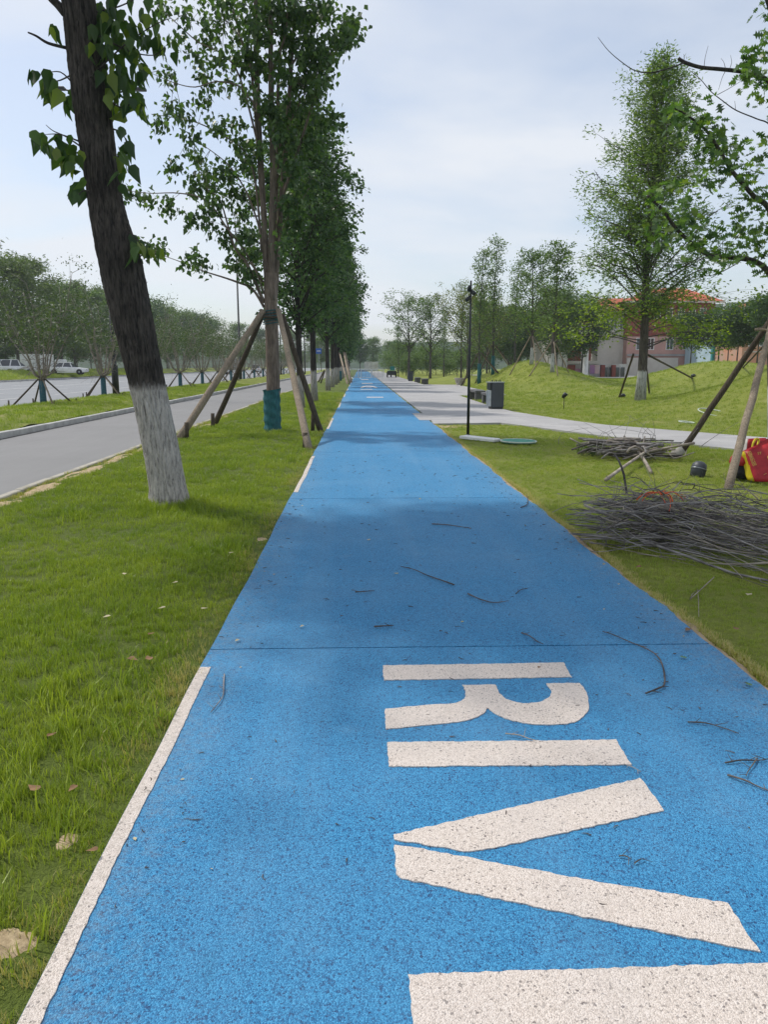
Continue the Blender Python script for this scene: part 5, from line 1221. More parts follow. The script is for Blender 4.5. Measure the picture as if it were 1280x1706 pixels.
# ------------------------------------------------------------------ lamp posts, sign, road traffic
def lamp_post(lab, x, y, h):
    z = .15; t = thing('street_lamp', lab, 'street lamp', (x, y, z), 'tall dark street lamps on the median')
    m = MB(); m.tube([(x, y, z - .1), (x, y, z + 1.4), (x, y, z + 1.45), (x, y, z + h)], [.17, .16, .11, .06], 12); m.build('pole', M['black_metal'], t, True)
    for s_ in (-1, 1):
        m = MB(); m.tube([(x, y, z + h - .5), (x + s_ * .5, y, z + h + .2), (x + s_ * 1.6, y, z + h + .45)], [.05, .045, .04], 7); a = m.build('arm', M['black_metal'], t, True)
        m = MB(); m.bbox(x + s_ * 1.85 - .42, x + s_ * 1.85 + .42, y - .16, y + .16, z + h + .40, z + h + .52, .02); m.build('lamp_head', M['black_metal'], t)
lamp_post('tall dark street lamp partly hidden by the leaning trunk', -12.1, 38.9, 13.5)
lamp_post('tall dark street lamp seen behind the left props', -11.9, 78, 15.0)
lamp_post('third tall street lamp, seen between the avenue trunks', -11.9, 118, 15.0)
lamp_post('farthest tall street lamp among the median trees', -11.9, 158, 15.0)
x, y = -8.9, 81; t = thing('lantern_post', 'lantern lamp post with white shade behind the many-stemmed trunk', 'lamp post', (x, y, .12))
m = MB(); m.tube([(x, y, 0), (x, y, 6.2)], [.09, .06], 8); m.build('pole', M['black_metal'], t)
zc = P(466, 553, y).z; xc = P(466, 553, y).x
m = MB(); m.tube([(x, y, 6.1), ((x + xc) / 2, y, 6.35), (xc, y, zc + .7)], .035, 6); m.build('arm', M['black_metal'], t)
m = MB(); m.lathe([(.12, .35), (.26, -.25), (.27, -.3), (.05, -.32)], 10, (xc, y, zc)); m.build('shade', M['white'], t, True)
q = P(507, 560, 128); t = thing('lantern_post', 'dark post with a crosswise lamp arm between two avenue trunks', 'lamp post', (q.x, 128, 0))
m = MB(); m.tube([(q.x, 128, 0), (q.x, 128, P(507, 549, 128).z)], [.12, .08], 8); m.build('pole', M['black_metal'], t)
m = MB(); m.bbox(q.x - .7, q.x + .7, 127.9, 128.1, q.z - .12, q.z + .12, .02); m.build('arm', M['black_metal'], t)
for s_ in (-.55, .55):
    m = MB(); m.lathe([(.05, .35), (.22, .1), (.22, -.25), (.08, -.4)], 8, (q.x + s_, 127.8, q.z)); m.build('lamp_head', M['black_metal'], t, True)
q = P(531, 585, 150); t = thing('road_sign', 'blue road sign on a pole seen between the avenue trunks', 'road sign', (q.x, 150, 0))
m = MB(); m.tube([(q.x, 150.1, 0), (q.x, 150.1, q.z)], .06, 6); m.build('pole', M['steel'], t)
m = MB(); m.bbox(q.x - .55, q.x + .55, 149.95, 150.03, q.z - .5, q.z + .5, .03); m.build('panel', M['sign_blue'], t)
m = MB(); m.box(q.x - .35, q.x + .35, 149.93, 149.945, q.z - .05, q.z + .1); m.build('legend', M['white'], t)
def wheel_(parent, M4, x, y, r, w=.2):
    m = MB(); rot = M4 @ Matrix.Translation((x, y, r)) @ Matrix.Rotation(math.pi / 2, 4, 'Y')
    m.lathe([(r * .62, -w / 2), (r * .96, -w / 2), (r, -w / 4), (r, w / 4), (r * .96, w / 2), (r * .62, w / 2)], 16, (0, 0, 0), rot); wo = m.build('wheel', M['tyre'], parent, True)
    m = MB(); m.lathe([(r * .1, -w * .52), (r * .6, -w * .45), (r * .6, w * .45), (r * .1, w * .52)], 10, (0, 0, 0), rot); m.build('rim', M['steel'], wo)
def car(lab, x, y, z, rz, mat='white', suv=True, sc=1.0, group=None):
    """length along local y (nose to +y), drawn as lofted sections"""
    t = thing('parked_car' if group else 'moving_car', lab, 'car', (x, y, z), group); M4 = Matrix.Translation((x, y, z)) @ Matrix.Rotation(rz, 4, 'Z') @ Matrix.Scale(sc, 4)
    hs = 1.02 if suv else .92; L = 2.3
    sec = [(-L, .78, .45, .80), (-L + .06, .86, .32, .98), (-1.5, .90, .24, hs), (0, .91, .22, hs), (1.1, .90, .24, hs - .04), (1.9, .86, .28, hs - .16), (L - .06, .78, .34, .72), (L, .66, .42, .62)]
    m = MB(); vs = []; fs = []
    for yy, w, zb, zt_ in sec:
        vs += [M4 @ Vector(p) for p in ((-w * .94, yy, zb), (-w, yy, zb + .18), (-w, yy, zt_ - .14), (-w * .9, yy, zt_), (w * .9, yy, zt_), (w, yy, zt_ - .14), (w, yy, zb + .18), (w * .94, yy, zb))]
    for i in range(len(sec) - 1):
        for k in range(8): fs.append((i * 8 + k, (i + 1) * 8 + k, (i + 1) * 8 + (k + 1) % 8, i * 8 + (k + 1) % 8))
    fs += [tuple(range(8)), tuple(range((len(sec) - 1) * 8 + 7, (len(sec) - 1) * 8 - 1, -1))]
    m.add(vs, fs); m.build('body', M[mat], t, False)
    top = 1.72 if suv else 1.46; yb = -2.05 if suv else -1.55
    def cab(mb, ins, z0, z1, gl):
        a = [(-.82 + ins, yb + ins, z0), (.82 - ins, yb + ins, z0), (.82 - ins, 1.15 - ins, z0), (-.82 + ins, 1.15 - ins, z0), (-.64 + ins, yb + .28, z1), (.64 - ins, yb + .28, z1), (.64 - ins, .35, z1), (-.64 + ins, .35, z1)]
        return mb.add([M4 @ Vector(p) for p in a], [(4, 5, 6, 7), (0, 1, 5, 4), (1, 2, 6, 5), (2, 3, 7, 6), (3, 0, 4, 7)])
    cab(MB(), .0, hs - .02, top - .06, 1).build('windows', M['glass'], t)
    m = MB(); m.bbox(-.64, .64, yb + .24, .4, top - .058, top, .03, M4); m.build('roof', M[mat], t)
    for sx in (-1, 1):
        for yy in (yb + .16, -.45, .62):
            xx = .73; m = MB(); m.add([M4 @ Vector(p) for p in ((sx * .83, yy - .06, hs), (sx * .83, yy + .06, hs), (sx * .655, yy * .62 + (.06 if yy > 0 else -.0) - .05, top - .05), (sx * .655, yy * .62 + .07, top - .05), (sx * .80, yy - .06, hs), (sx * .80, yy + .06, hs), (sx * .62, yy * .62 - .05, top - .05), (sx * .62, yy * .62 + .07, top - .05))], [(0, 1, 3, 2), (4, 6, 7, 5), (0, 2, 6, 4), (1, 5, 7, 3)]); m.build('pillar', M[mat], t)
    for xx in (-.82, .82):
        for yy in (-1.4, 1.42): wheel_(t, M4, xx, yy, .34)
    for xx in (-.66, .66):
        m = MB(); m.bbox(xx - .13, xx + .13, -L - .015, -L + .06, .74, .88, .02, M4); m.build('tail_lamp', M['red_lamp'], t)
        m = MB(); m.bbox(xx - .16, xx + .16, L - .10, L + .01, .58, .68, .02, M4); m.build('headlight', M['steel'], t)
    m = MB(); m.bbox(-.24, .24, -L - .02, -L + .03, .56, .68, .005, M4); m.build('number_plate', M['sign_blue'], t)
    m = MB(); m.bbox(-.72, .72, -L - .03, -L + .08, .30, .50, .03, M4); m.build('bumper', M['tyre'], t)
    return t
car('white car driving away on the main road', -20.9, 158, -.02, 0.05, 'white', True)
gcar = 'white vehicles parked beyond the main road'
q = P(22, 605, 92); car('large white off-roader parked at the left end', q.x, 92, .42, R(-62), 'white', True, 1.05, gcar)
q = P(-8, 605, 90); car('white estate car cut by the left edge', q.x, 90, .5, R(-70), 'white', True, 1.0, gcar)
q = P(112, 610, 95); car('low white saloon parked right of the box lorry', q.x, 95, .45, R(-80), 'white', False, 1.0, gcar)
q = P(68, 600, 99); X, Y = q.x, 99
t = thing('box_lorry', 'white box lorry parked between the off-roader and the saloon', 'lorry', (X, Y, .4))
M4 = Matrix.Translation((X, Y, .2)) @ Matrix.Rotation(R(-70), 4, 'Z') @ Matrix.Scale(.9, 4)
m = MB(); m.bbox(-1.05, 1.05, -2.6, 1.6, .8, 3.0, .03, M4); m.build('box_body', M['white'], t)
m = MB(); m.bbox(-1.0, 1.0, 1.75, 3.3, .55, 2.3, .12, M4); m.build('cab', M['white'], t)
m = MB(); m.bbox(-.86, .86, 3.28, 3.33, 1.45, 2.1, .01, M4); m.build('windscreen', M['glass'], t)
m = MB(); m.bbox(-.95, .95, -2.6, 3.2, .5, .78, .02, M4); m.build('chassis', M['tyre'], t)
for xx in (-.9, .9):
    for yy in (-1.6, 2.4): wheel_(t, M4, xx, yy, .45, .26)
X, Y = -22.4, 138; t = thing('tank_lorry', 'dusty tank lorry driving away ahead of the white car', 'lorry', (X, Y, 0))
M4 = Matrix.Translation((X, Y, 0)) @ Matrix.Rotation(R(2), 4, 'Z')
m = MB(); m.tube([M4 @ Vector(p) for p in ((0, -2.6, 1.85), (0, -2.5, 1.85), (0, 2.2, 1.9), (0, 2.3, 1.9))], [.7, 1.15, 1.15, .8], 18); m.build('tank', M['truck_tan'], t, True)
m = MB(); m.bbox(-1.2, 1.2, 2.5, 4.3, .7, 3.0, .12, M4); m.build('cab', M['white_dirty'], t)
m = MB(); m.bbox(-1.1, 1.1, -2.8, 4.2, .55, .85, .02, M4); m.build('chassis', M['tyre'], t)
m = MB(); m.bbox(-1.15, 1.15, -2.95, -2.82, .4, .8, .02, M4); m.build('rear_bar', M['white_dirty'], t)
m = MB(); m.bbox(-.5, .5, -2.2, 1.5, 2.98, 3.12, .03, M4); m.build('walkway', M['white_dirty'], t)
m = MB(); m.tube([M4 @ Vector((.62, -2.72, z_)) for z_ in (.8, 3.05)], .04, 6); m.tube([M4 @ Vector((.95, -2.72, z_)) for z_ in (.8, 3.05)], .04, 6)
for z_ in np.arange(1.0, 3.0, .35): m.tube([M4 @ Vector((.62, -2.72, z_)), M4 @ Vector((.95, -2.72, z_))], .03, 5)
m.build('ladder', M['steel'], t)
for xx in (-.95, .95):
    for yy in (-1.7, -.6, 3.2): wheel_(t, M4, xx, yy, .5, .3)
# far end of the path
X, Y = 4.05, 100; t = thing('cargo_tricycle', 'dark cargo tricycle with a teal cab panel parked on the paving', 'tricycle', (X, Y, .03))
m = MB(); m.bbox(X - .55, X + .55, Y - .9, Y + .7, .34, .62, .02); m.build('cargo_bed', M['black_metal'], t)
for x0, x1, y0, y1 in ((X - .56, X - .51, Y - .9, Y + .7), (X + .51, X + .56, Y - .9, Y + .7), (X - .505, X + .505, Y - .92, Y - .87)):
    m = MB(); m.bbox(x0, x1, y0, y1, .6, .86, .01); m.build('side_board', M['black_metal'], t)
m = MB(); m.bbox(X - .50, X + .50, Y - .86, Y + .66, .63, .93, .08); m.build('cargo_cover', M['green_leaf'], t)
m = MB(); m.bbox(X - .16, X + .40, Y + .72, Y + .8, .6, 1.42, .03); m.build('cab_panel', M['teal_paint'], t)
m = MB(); m.bbox(X - .2, X + .2, Y + .9, Y + 1.4, .62, .78, .05); m.build('saddle', M['black_metal'], t)
m = MB(); m.tube([(X, Y + 1.9, .35), (X, Y + 1.75, 1.05), (X - .35, Y + 1.55, 1.1)], .025, 6); m.tube([(X, Y + 1.75, 1.05), (X + .35, Y + 1.55, 1.1)], .025, 6); m.build('handlebar', M['black_metal'], t)
for xx, yy in ((-.56, -.1), (.56, -.1), (0, 1.9)): wheel_(t, Matrix.Translation((X, Y, .03)), xx, yy, .34, .16)
m = MB(); m.bbox(X + .42, X + .56, Y + .74, Y + .84, .9, 1.2, .02); m.build('mirror', M['white'], t)
gb = 'steel crowd barriers across the path'
for k, (x, rz, lab, w) in enumerate(((-.55, .5, 'crowd barrier turned askew at the left end of the row', 1.5), (.55, 0, 'middle crowd barrier standing across the blue path', 1.5), (2.1, .1, 'crowd barrier at the right end of the row', 1.4))):
    Y = 92 + (.6 if k == 0 else 0); t = thing('crowd_barrier', lab, 'barrier', (x, Y, .03), gb); M4 = Matrix.Translation((x, Y, .03)) @ Matrix.Rotation(rz, 4, 'Z')
    m = MB(); m.tube([M4 @ Vector(p) for p in ((-w / 2, 0, .1), (-w / 2, 0, 1.0), (-w / 2 + .1, 0, 1.08), (w / 2 - .1, 0, 1.08), (w / 2, 0, 1.0), (w / 2, 0, .1), (-w / 2, 0, .14))], .04, 6); m.build('frame', M['white'], t)
    for j in range(9):
        xx = -w / 2 + w * (j + .5) / 9; m = MB(); m.tube([M4 @ Vector((xx, 0, .14)), M4 @ Vector((xx, 0, 1.07))], .022, 5); m.build('bar', M['steel'], t)
    for s_ in (-1, 1):
        m = MB(); m.tube([M4 @ Vector((s_ * w * .36, -.28, .0)), M4 @ Vector((s_ * w * .36, 0, .12)), M4 @ Vector((s_ * w * .36, .28, .0))], .02, 5); m.build('foot', M['steel'], t)
X0, Zt = bpx(607.5, 603, 205); X1, Z0 = bpx(630, 616, 205)
t = thing('hoarding', 'white hoarding closing the far end of the path', 'hoarding', ((X0 + X1) / 2, 205, 0))
n = 4
for k in range(n):
    a = X0 + (X1 - X0) * k / n; b = X0 + (X1 - X0) * (k + 1) / n; m = MB(); m.bbox(a + .015, b - .015, 205, 205.08, .1, Zt, .015); m.build('panel', M['white_dirty'], t)
for k in range(n + 1):
    a = X0 + (X1 - X0) * k / n; m = MB(); m.tube([(a, 205.15, 0), (a, 205.15, Zt + .05)], .05, 6); m.build('post', M['steel'], t)

# ------------------------------------------------------------------ brushwood
def stick(nm, pts_, r0, r1, mat, parent, n=5):
    m = MB(); m.tube(smooth_path(pts_, 2), [r0 + (r1 - r0) * i / ((len(pts_) - 1) * 2) for i in range((len(pts_) - 1) * 2 + 1)], n)
    return m.build(nm, M[mat], parent, True)
rp = np.random.default_rng(9)
c0 = Vector((2.72, 6.72, 0))
bun = thing('brushwood_bundle', 'large bundle of thin grey branches tied with orange string, beside the path edge', 'brushwood', c0)
ax = Vector((.95, -.30, 0)).normalized(); lat = Vector((.30, .95, 0)).normalized()
nst = 165
def pl3(u, v, h): return c0 + ax * u + lat * v + Vector((0, 0, max(.012, h)))
for i in range(nst):
    lt = float(np.clip(rp.normal() * .21, -.48, .48)); top = max(.05, .44 * (1 - (lt / .6) ** 2)); h = rp.uniform(.02, top)
    L = rp.uniform(.9, 2.5); s0 = -rp.uniform(.15, .85); s1 = min(s0 + L, 2.1); fan = rp.normal() * .40 - .16; n_ = 7; wv = rp.normal(size=3) * .14; wz = rp.normal(size=2) * .05; ph = rp.uniform(0, 6.28); li = rp.normal() * .10; droop = rp.uniform(.04, .16)
    pts_ = []
    for t in np.linspace(0, 1, n_):
        u = s0 + (s1 - s0) * t
        v = lt * (1 + (.85 * u if u > 0 else .1 * u)) + fan * (u if u > 0 else u * .45) - .06 * max(0, u) ** 2 + wv[0] * math.sin(t * 4 + ph) + wv[1] * math.sin(t * 9 + ph * 2) * .5
        hh = h + li * u + wz[0] * math.sin(t * 5 + ph) + .02 * rp.normal() - droop * max(0, u) ** 1.5 * .55
        pts_.append(pl3(u, v, hh + .006 * rp.normal()))
    r0 = rp.choice([.0035, .005, .0065, .009, .013], p=[.40, .30, .18, .08, .04])
    m = MB(); sp2 = smooth_path(pts_, 2); rr0 = list(np.linspace(r0, max(.0016, r0 * .3), len(sp2)))
    if rp.random() < .35: sp2 = sp2[::-1]
    m.tube(sp2, rr0, 5)
    for q_ in range(rp.integers(1, 4)):           # side shoots grow from the branch itself
        j = int(rp.integers(3, len(sp2) - 2)); d = (sp2[j + 1] - sp2[j]).normalized() + Vector(rp.normal(size=3)) * .55; d.z = abs(d.z) * .7 - .1; Ls = rp.uniform(.12, .5)
        a_ = sp2[j]; b_ = a_ + d.normalized() * Ls; b_.z = max(.01, b_.z); m_ = a_.lerp(b_, .5) + Vector(rp.normal(size=3)) * .025; m_.z = max(.01, m_.z)
        m.tube([a_, m_, b_], [rr0[j] * .6, rr0[j] * .45, .0012], 4)
    m.build('branch', M['stick' if rp.random() < .55 else 'stick_dark' if rp.random() < .5 else 'stick_pale'], bun, True)
for i in range(95):                               # crossing, arching sticks that make the heap tangled
    u = rp.uniform(-.5, 1.5); az = rp.uniform(-1.2, 1.2) + (math.pi if rp.random() < .5 else 0); L = rp.uniform(.35, 1.1); d = ax * math.cos(az) + lat * math.sin(az); c_ = pl3(u, np.clip(rp.normal() * (.22 + .2 * max(0, u)), -.75, .75), rp.uniform(.12, .46) - .12 * max(0, u)); ar = rp.uniform(-.05, .16); pts_ = []
    for t in np.linspace(-1, 1, 7):
        p = c_ + d * (L / 2 * t) + Vector((0, 0, ar * (1 - t * t) - .06 * t)) + Vector(rp.normal(size=3)) * .018; p.z = max(.012, p.z); pts_.append(p)
    m = MB(); sp2 = smooth_path(pts_, 2); r0 = rp.uniform(.003, .0075); m.tube(sp2, list(np.linspace(r0, .0014, len(sp2))), 5)
    for q_ in range(2):
        j = int(rp.integers(3, len(sp2) - 2)); d2 = (sp2[j + 1] - sp2[j]).normalized() + Vector(rp.normal(size=3)) * .6; b_ = sp2[j] + d2.normalized() * rp.uniform(.1, .3); b_.z = max(.01, b_.z); m.tube([sp2[j], b_], [r0 * .5, .0012], 4)
    m.build('branch', M[['stick', 'stick_dark', 'stick_pale'][rp.choice(3, p=[.55, .25, .2])]], bun, True)
tw_ = MB()
for i in range(300):
    u = rp.uniform(-.6, 1.8); p = pl3(u, np.clip(rp.normal() * (.25 + .12 * max(0, u)), -.8, .8), rp.uniform(.03, .44 - .12 * max(0, u)))
    d = (ax * rp.normal() * .9 + lat * rp.normal() * .8 + Vector((0, 0, rp.normal() * .5))); L = rp.uniform(.10, .45)
    e = p + d.normalized() * L; e.z = max(.006, e.z); mid = p.lerp(e, .5) + Vector(rp.normal(size=3)) * .04; mid.z = max(.006, mid.z)
    tw_.tube([p, mid, e], [.0028, .002, .0012], 4)
tw_.build('twigs', M['stick'], bun, True, 'stuff')
for pl, r0 in (([G(1190, 968) + Vector((0, 0, .03)), G(1150, 1003) + Vector((0, 0, .02)), G(1163, 985), G(1165, 1030)], .004), ([G(1238, 965), G(1205, 940) + Vector((0, 0, .04)), P(1170, 915, 6.3)], .004), ([G(968, 898) + Vector((0, 0, .01)), G(1010, 912), G(1075, 925), G(1160, 945)], .0045)):
    for p in pl: p.z = max(p.z, .012)
    stick('branch', pl, r0, .002, 'stick_pale', bun)
stick('branch', [P(1045, 823, 7.0), P(1040, 790, 7.05), P(1032, 768, 7.1), P(1024, 756, 7.15)], .012, .008, 'stick_dark', bun)
o_ = MB(); kn = c0 + lat * -.05 + ax * -.02 + Vector((0, 0, .47))
for k in range(2):
    o_.tube([kn + ax * (.03 * math.sin(a * 3 + k) + .03 * k) + lat * (.30 * math.cos(a)) + Vector((0, 0, .26 * math.sin(a) - .24)) for a in np.linspace(.75, 2.3 + .3 * k, 14)], .0035, 5)
for a in range(7):
    d = ax * (.24 * math.cos(a * 1.9)) + lat * (.16 * math.sin(a * 1.9 + .5)); o_.tube(smooth_path([kn, kn + d * .4 + Vector((0, 0, .02)) + lat * .04 * math.sin(a * 5), kn + d * .75 + Vector((0, 0, -.01)) - lat * .03 * math.sin(a * 3), kn + d * .9 + Vector((0, 0, -.05))], 4), .0035 if a < 5 else .006, 5)
o_.build('tie_string', M['orange'], bun, True)
c1 = Vector((4.75, 13.3, 0)); pile = thing('branch_pile', 'smaller loose heap of pale thick branches near the footpath', 'brushwood', c1)
for i in range(85):
    az = rp.normal() * .5 + (math.pi if rp.random() < .5 else 0); L = rp.uniform(.25, .8); h = rp.uniform(.03, .36) * (1 - .3 * L)
    p = c1 + Vector((rp.normal() * .30, rp.normal() * .30, h)); d = Vector((math.cos(az), math.sin(az), rp.normal() * .14)); a = p - d * L * .6; b = p + d * L * .6
    a.z = max(.03, a.z); b.z = max(.03, b.z); r0 = rp.choice([.010, .016, .024, .034], p=[.35, .35, .2, .1])
    mid = a.lerp(b, .5) + Vector(rp.normal(size=3)) * .06; mid.z = max(.03, mid.z)
    stick('branch', [a, mid, b], r0, r0 * .6, ['stick', 'stick_pale', 'stick_dark'][rp.choice(3, p=[.4, .35, .25])], pile, 6)
for a, b in (((1010, 803), (1080, 765)), ((962, 744), (1010, 750)), ((1085, 790), (1040, 740))):
    p, q_ = G(*a), G(*b); p.z = .03; q_.z = .16; stick('branch', [p, p.lerp(q_, .4) + Vector((0.03, 0, .03)), q_], .028, .02, 'stick_pale', pile, 7)
for a in range(16):
    p = c1 + Vector((rp.normal() * .5, rp.normal() * .3, .2)); stick('branch', [p, p + Vector((rp.normal() * .2, rp.normal() * .1, .2)), p + Vector((rp.normal() * .4, rp.normal() * .2, rp.uniform(.25, .6)))], .006, .002, 'stick', pile)
lc = [tuple(G(985, 757) - c1 + Vector((rp.normal() * .14, rp.normal() * .2, rp.uniform(.02, .16)))) for _ in range(26)]
pos, tip, sz = cluster_leaves(lc, rp, 14, .05, .07, .1, .6)
link('leafy_twigs', leaf_mesh('pile_leaves', pos, tip, sz, THIN, M['leaf_shrub'], rp), pile, None, 'stuff')

# ------------------------------------------------------------------ bags by the oak props
BY = 10.45
def quadbag(nm, corners, mat, parent, bulge=.014, n=8, label=None):
    """cloth panel: corners a(bl) b(br) c(tr) d(tl), bulged outward"""
    a, b, c, d = [Vector(p) for p in corners]; nr = (b - a).cross(d - a).normalized(); vs = []; fs = []
    for j in range(n + 1):
        for i in range(n + 1):
            u, v = i / n, j / n; p = a.lerp(b, u).lerp(d.lerp(c, u), v)
            p = p + nr * (bulge * math.sin(u * math.pi) * math.sin(v * math.pi) + .008 * math.sin(u * 9 + v * 5) * math.sin(v * 7 + u * 3))
            vs.append(p)
    for j in range(n):
        for i in range(n): fs.append((j * (n + 1) + i, j * (n + 1) + i + 1, (j + 1) * (n + 1) + i + 1, (j + 1) * (n + 1) + i))
    m = MB().add(vs, fs); o = m.build(nm, M[mat], parent, True, None, label); sm = o.modifiers.new('thick', 'SOLIDIFY'); sm.thickness = .006; sm.offset = -1; return o, nr
bag = thing('shopping_bag', 'red woven shopping bag with yellow side, slumped against the pale pole', 'bag', (P(1262, 806, BY).x, BY, 0))
f_bl, f_br, f_tr, f_tl = P(1258, 803, BY - .04), P(1306, 806, BY - .12), P(1296, 733, BY + .16), P(1241, 752, BY + .14)
f_bl.z = .01; f_br.z = .01
g_bl, g_tl = P(1245.5, 805, BY + .10), P(1232.5, 754, BY + .26); g_bl.z = .01
k_br, k_tr = f_br + Vector((-.02, .22, 0)), f_tr + Vector((0, .18, 0))
fo, fn = quadbag('front_panel', (f_bl, f_br, f_tr, f_tl), 'bag_red', bag)
quadbag('side_panel', (g_bl, f_bl, f_tl, g_tl), 'bag_yellow', bag, -.02)
quadbag('back_panel', (k_br, g_bl, g_tl, k_tr), 'bag_red', bag)
quadbag('side_panel', (f_br, k_br, k_tr, f_tr), 'bag_yellow', bag, -.02)
def text_mesh(nm, body, size, M4, mat, parent):
    cu = bpy.data.curves.new(nm, 'FONT'); cu.body = body; cu.size = size; cu.align_x = 'CENTER'; cu.align_y = 'CENTER'; cu.extrude = .0012
    tmp = bpy.data.objects.new(nm, cu); COL.objects.link(tmp); dg = bpy.context.evaluated_depsgraph_get(); me = bpy.data.meshes.new_from_object(tmp.evaluated_get(dg)); bpy.data.objects.remove(tmp)
    me.materials.clear(); me.materials.append(M[mat]); me.transform(M4); return link(nm, me, parent)
ux = (f_br - f_bl).normalized(); uz = ux.cross(fn) * -1; fn_ = fn
def on_panel(u, v, ang, lift=.038):
    p = f_bl.lerp(f_br, u).lerp(f_tl.lerp(f_tr, u), v); b = 1.0
    p = p + fn * (.014 * math.sin(u * math.pi) * math.sin(v * math.pi) + .012) - wloc(bag)
    x = ux; y = fn.cross(x).normalized(); rot = Matrix((x, y, fn)).transposed().to_4x4(); return Matrix.Translation(p) @ rot @ Matrix.Rotation(ang, 4, 'Z')
side_dir = (f_bl - f_tl)
for k, ch in enumerate('国黑的国'):
    text_mesh('printed_sign', ch, .062, on_panel(.12 + .012 * k, .88 - .115 * k, .38), 'gold_print', bag)
text_mesh('printed_sign', 'ST', .05, on_panel(.40, .80, .1), 'gold_print', bag)
text_mesh('printed_sign', '一', .05, on_panel(.42, .2, .6), 'gold_print', bag)
for k in range(5):
    a = k * 1.257 + .4; m = MB(); M4 = on_panel(.80, .58, 0) @ Matrix.Translation((.055 * math.cos(a), .055 * math.sin(a), .002)); m.lathe([(.034, 0), (.032, .003)], 10, (0, 0, 0), Matrix.Translation(wloc(bag)) @ M4); m.build('printed_petal', M['gold_print'], bag)
bag2 = thing('shopping_bag', 'second red bag with yellow strap and pale side, standing behind the first', 'bag', (P(1262, 800, BY + .3).x, BY + .42, 0))
yy = BY + .42; a, b, c, d = P(1240, 790, yy), P(1290, 790, yy), P(1286, 731, yy + .05), P(1247, 731, yy + .05); a.z = b.z = .01
quadbag('front_panel', (a, b, c, d), 'bag_red', bag2); e, f_ = a + Vector((-.05, .16, 0)), d + Vector((-.05, .16, -.02)); quadbag('side_panel', (e, a, d, f_), 'white_dirty', bag2); quadbag('back_panel', (b + Vector((0, .16, 0)), e, f_, c + Vector((0, .16, 0))), 'bag_red', bag2)
m = MB(); sp2 = smooth_path([P(1254, 748, yy - .12), P(1256, 738, yy - .10), P(1261, 731, yy - .05), P(1265, 733, yy - .02), P(1263, 742, yy - .06)], 5); m.tube(sp2, .016, 6); m.build('handle', M['bag_yellow'], bag2, True)
bag3 = thing('cloth_bundle', 'black sack with a red cloth on it, tucked behind the pale pole foot', 'sack', (P(1238, 800, BY + .25).x, BY + .35, 0))
c = Vector((P(1239, 800, BY + .25).x, BY + .30, .0)); m = MB(); m.lathe([(.05, .0), (.15, .02), (.17, .10), (.14, .20), (.06, .25), (.01, .26)], 14, c); m.build('sack', M['bag_black'], bag3, True)
m = MB(); m.lathe([(.13, .20), (.15, .24), (.13, .31), (.08, .36), (.01, .37)], 11, c + Vector((-.04, 0, .0))); m.build('cloth', M['bag_red'], bag3, True)

# ------------------------------------------------------------------ twigs and leaves on the path
Z = .026
def ground_twig(lab, px, r0=.004, mat='stick_dark', group='fallen twigs', z=Z):
    pts_ = [G(x, y) for x, y in px]; c = pts_[0]
    for i, p in enumerate(pts_): p.z = z + r0 + .004 * (i % 2)
    m = MB(); sp2 = smooth_path(pts_, 4); m.tube(sp2, [r0 * (1 - .6 * i / len(sp2)) * rnd.uniform(.85, 1.15) for i in range(len(sp2))], 5)
    for j in range(2, len(sp2) - 2, 4):
        d = Vector((rnd.uniform(-1, 1), rnd.uniform(-1, 1), .1)).normalized() * rnd.uniform(.02, .06); m.tube([sp2[j], sp2[j] + d], [r0 * .5, r0 * .25], 4)
    me = m.mesh('twig_mesh', M[mat], True, c); o = link('fallen_twig', me, None, c); return tag(o, lab, 'twig', group)
ground_twig('long twig curving into a hook right of the letter R', [(1076, 1165), (1096, 1158), (1107, 1150), (1106, 1128), (1098, 1105), (1080, 1092), (1050, 1078), (1020, 1066), (1004, 1060)], .0055)
ground_twig('straight forked twig slanting across the shaded path', [(757, 981), (735, 974), (712, 965), (690, 956), (668, 950)], .006)
ground_twig('curved twig right of the slanting forked one', [(780, 996), (800, 1006), (822, 1011), (848, 1009)], .005)
ground_twig('thin twig farthest up the shaded path', [(720, 878), (745, 880), (770, 883), (786, 886)], .006)
ground_twig('short straight twig on the shaded path, left of centre', [(592, 993), (608, 993), (624, 991)], .005)
ground_twig('short twig lying along the joint near the letter R', [(624, 1052), (640, 1052), (656, 1050)], .006)
ground_twig('bent pale twig by the top of the white edge line', [(374, 1132), (373, 1150), (372, 1168), (364, 1182), (351, 1197)], .004, 'stick')
ground_twig('twig resting on the letter I', [(842, 1234), (865, 1238), (880, 1242), (893, 1247)], .0035, 'stick_pale', z=.030)
ground_twig('small twig at the near end of the letter V', [(1040, 1284), (1055, 1291), (1068, 1297)], .003, 'stick')
ground_twig('long thin twig right of the letter I', [(1146, 1213), (1175, 1216), (1205, 1223), (1231, 1234)], .0038)
ground_twig('crossed twig at the right edge of the path', [(1208, 1282), (1235, 1279), (1262, 1278), (1285, 1276)], .004)
ground_twig('short upright-looking twig crossing the right edge one', [(1262, 1274), (1255, 1285), (1246, 1297), (1243, 1306)], .0035)
ground_twig('dark twig slanting out at the right edge, nearest the camera', [(1212, 1303), (1240, 1313), (1262, 1322), (1285, 1333)], .0045)
ground_twig('thin twig crossing the joint below the shade', [(869, 1062), (882, 1068), (895, 1076), (905, 1082)], .004)
ground_twig('small bent twig in the right part of the shade', [(860, 996), (868, 990), (880, 987)], .004)
ground_twig('tiny twig at the right path edge beyond the shade', [(868, 850), (878, 846), (880, 838), (877, 828)], .006)
ground_twig('tiny dark twig near the lower end of the letter V', [(1031, 1439), (1042, 1441), (1052, 1445)], .003)
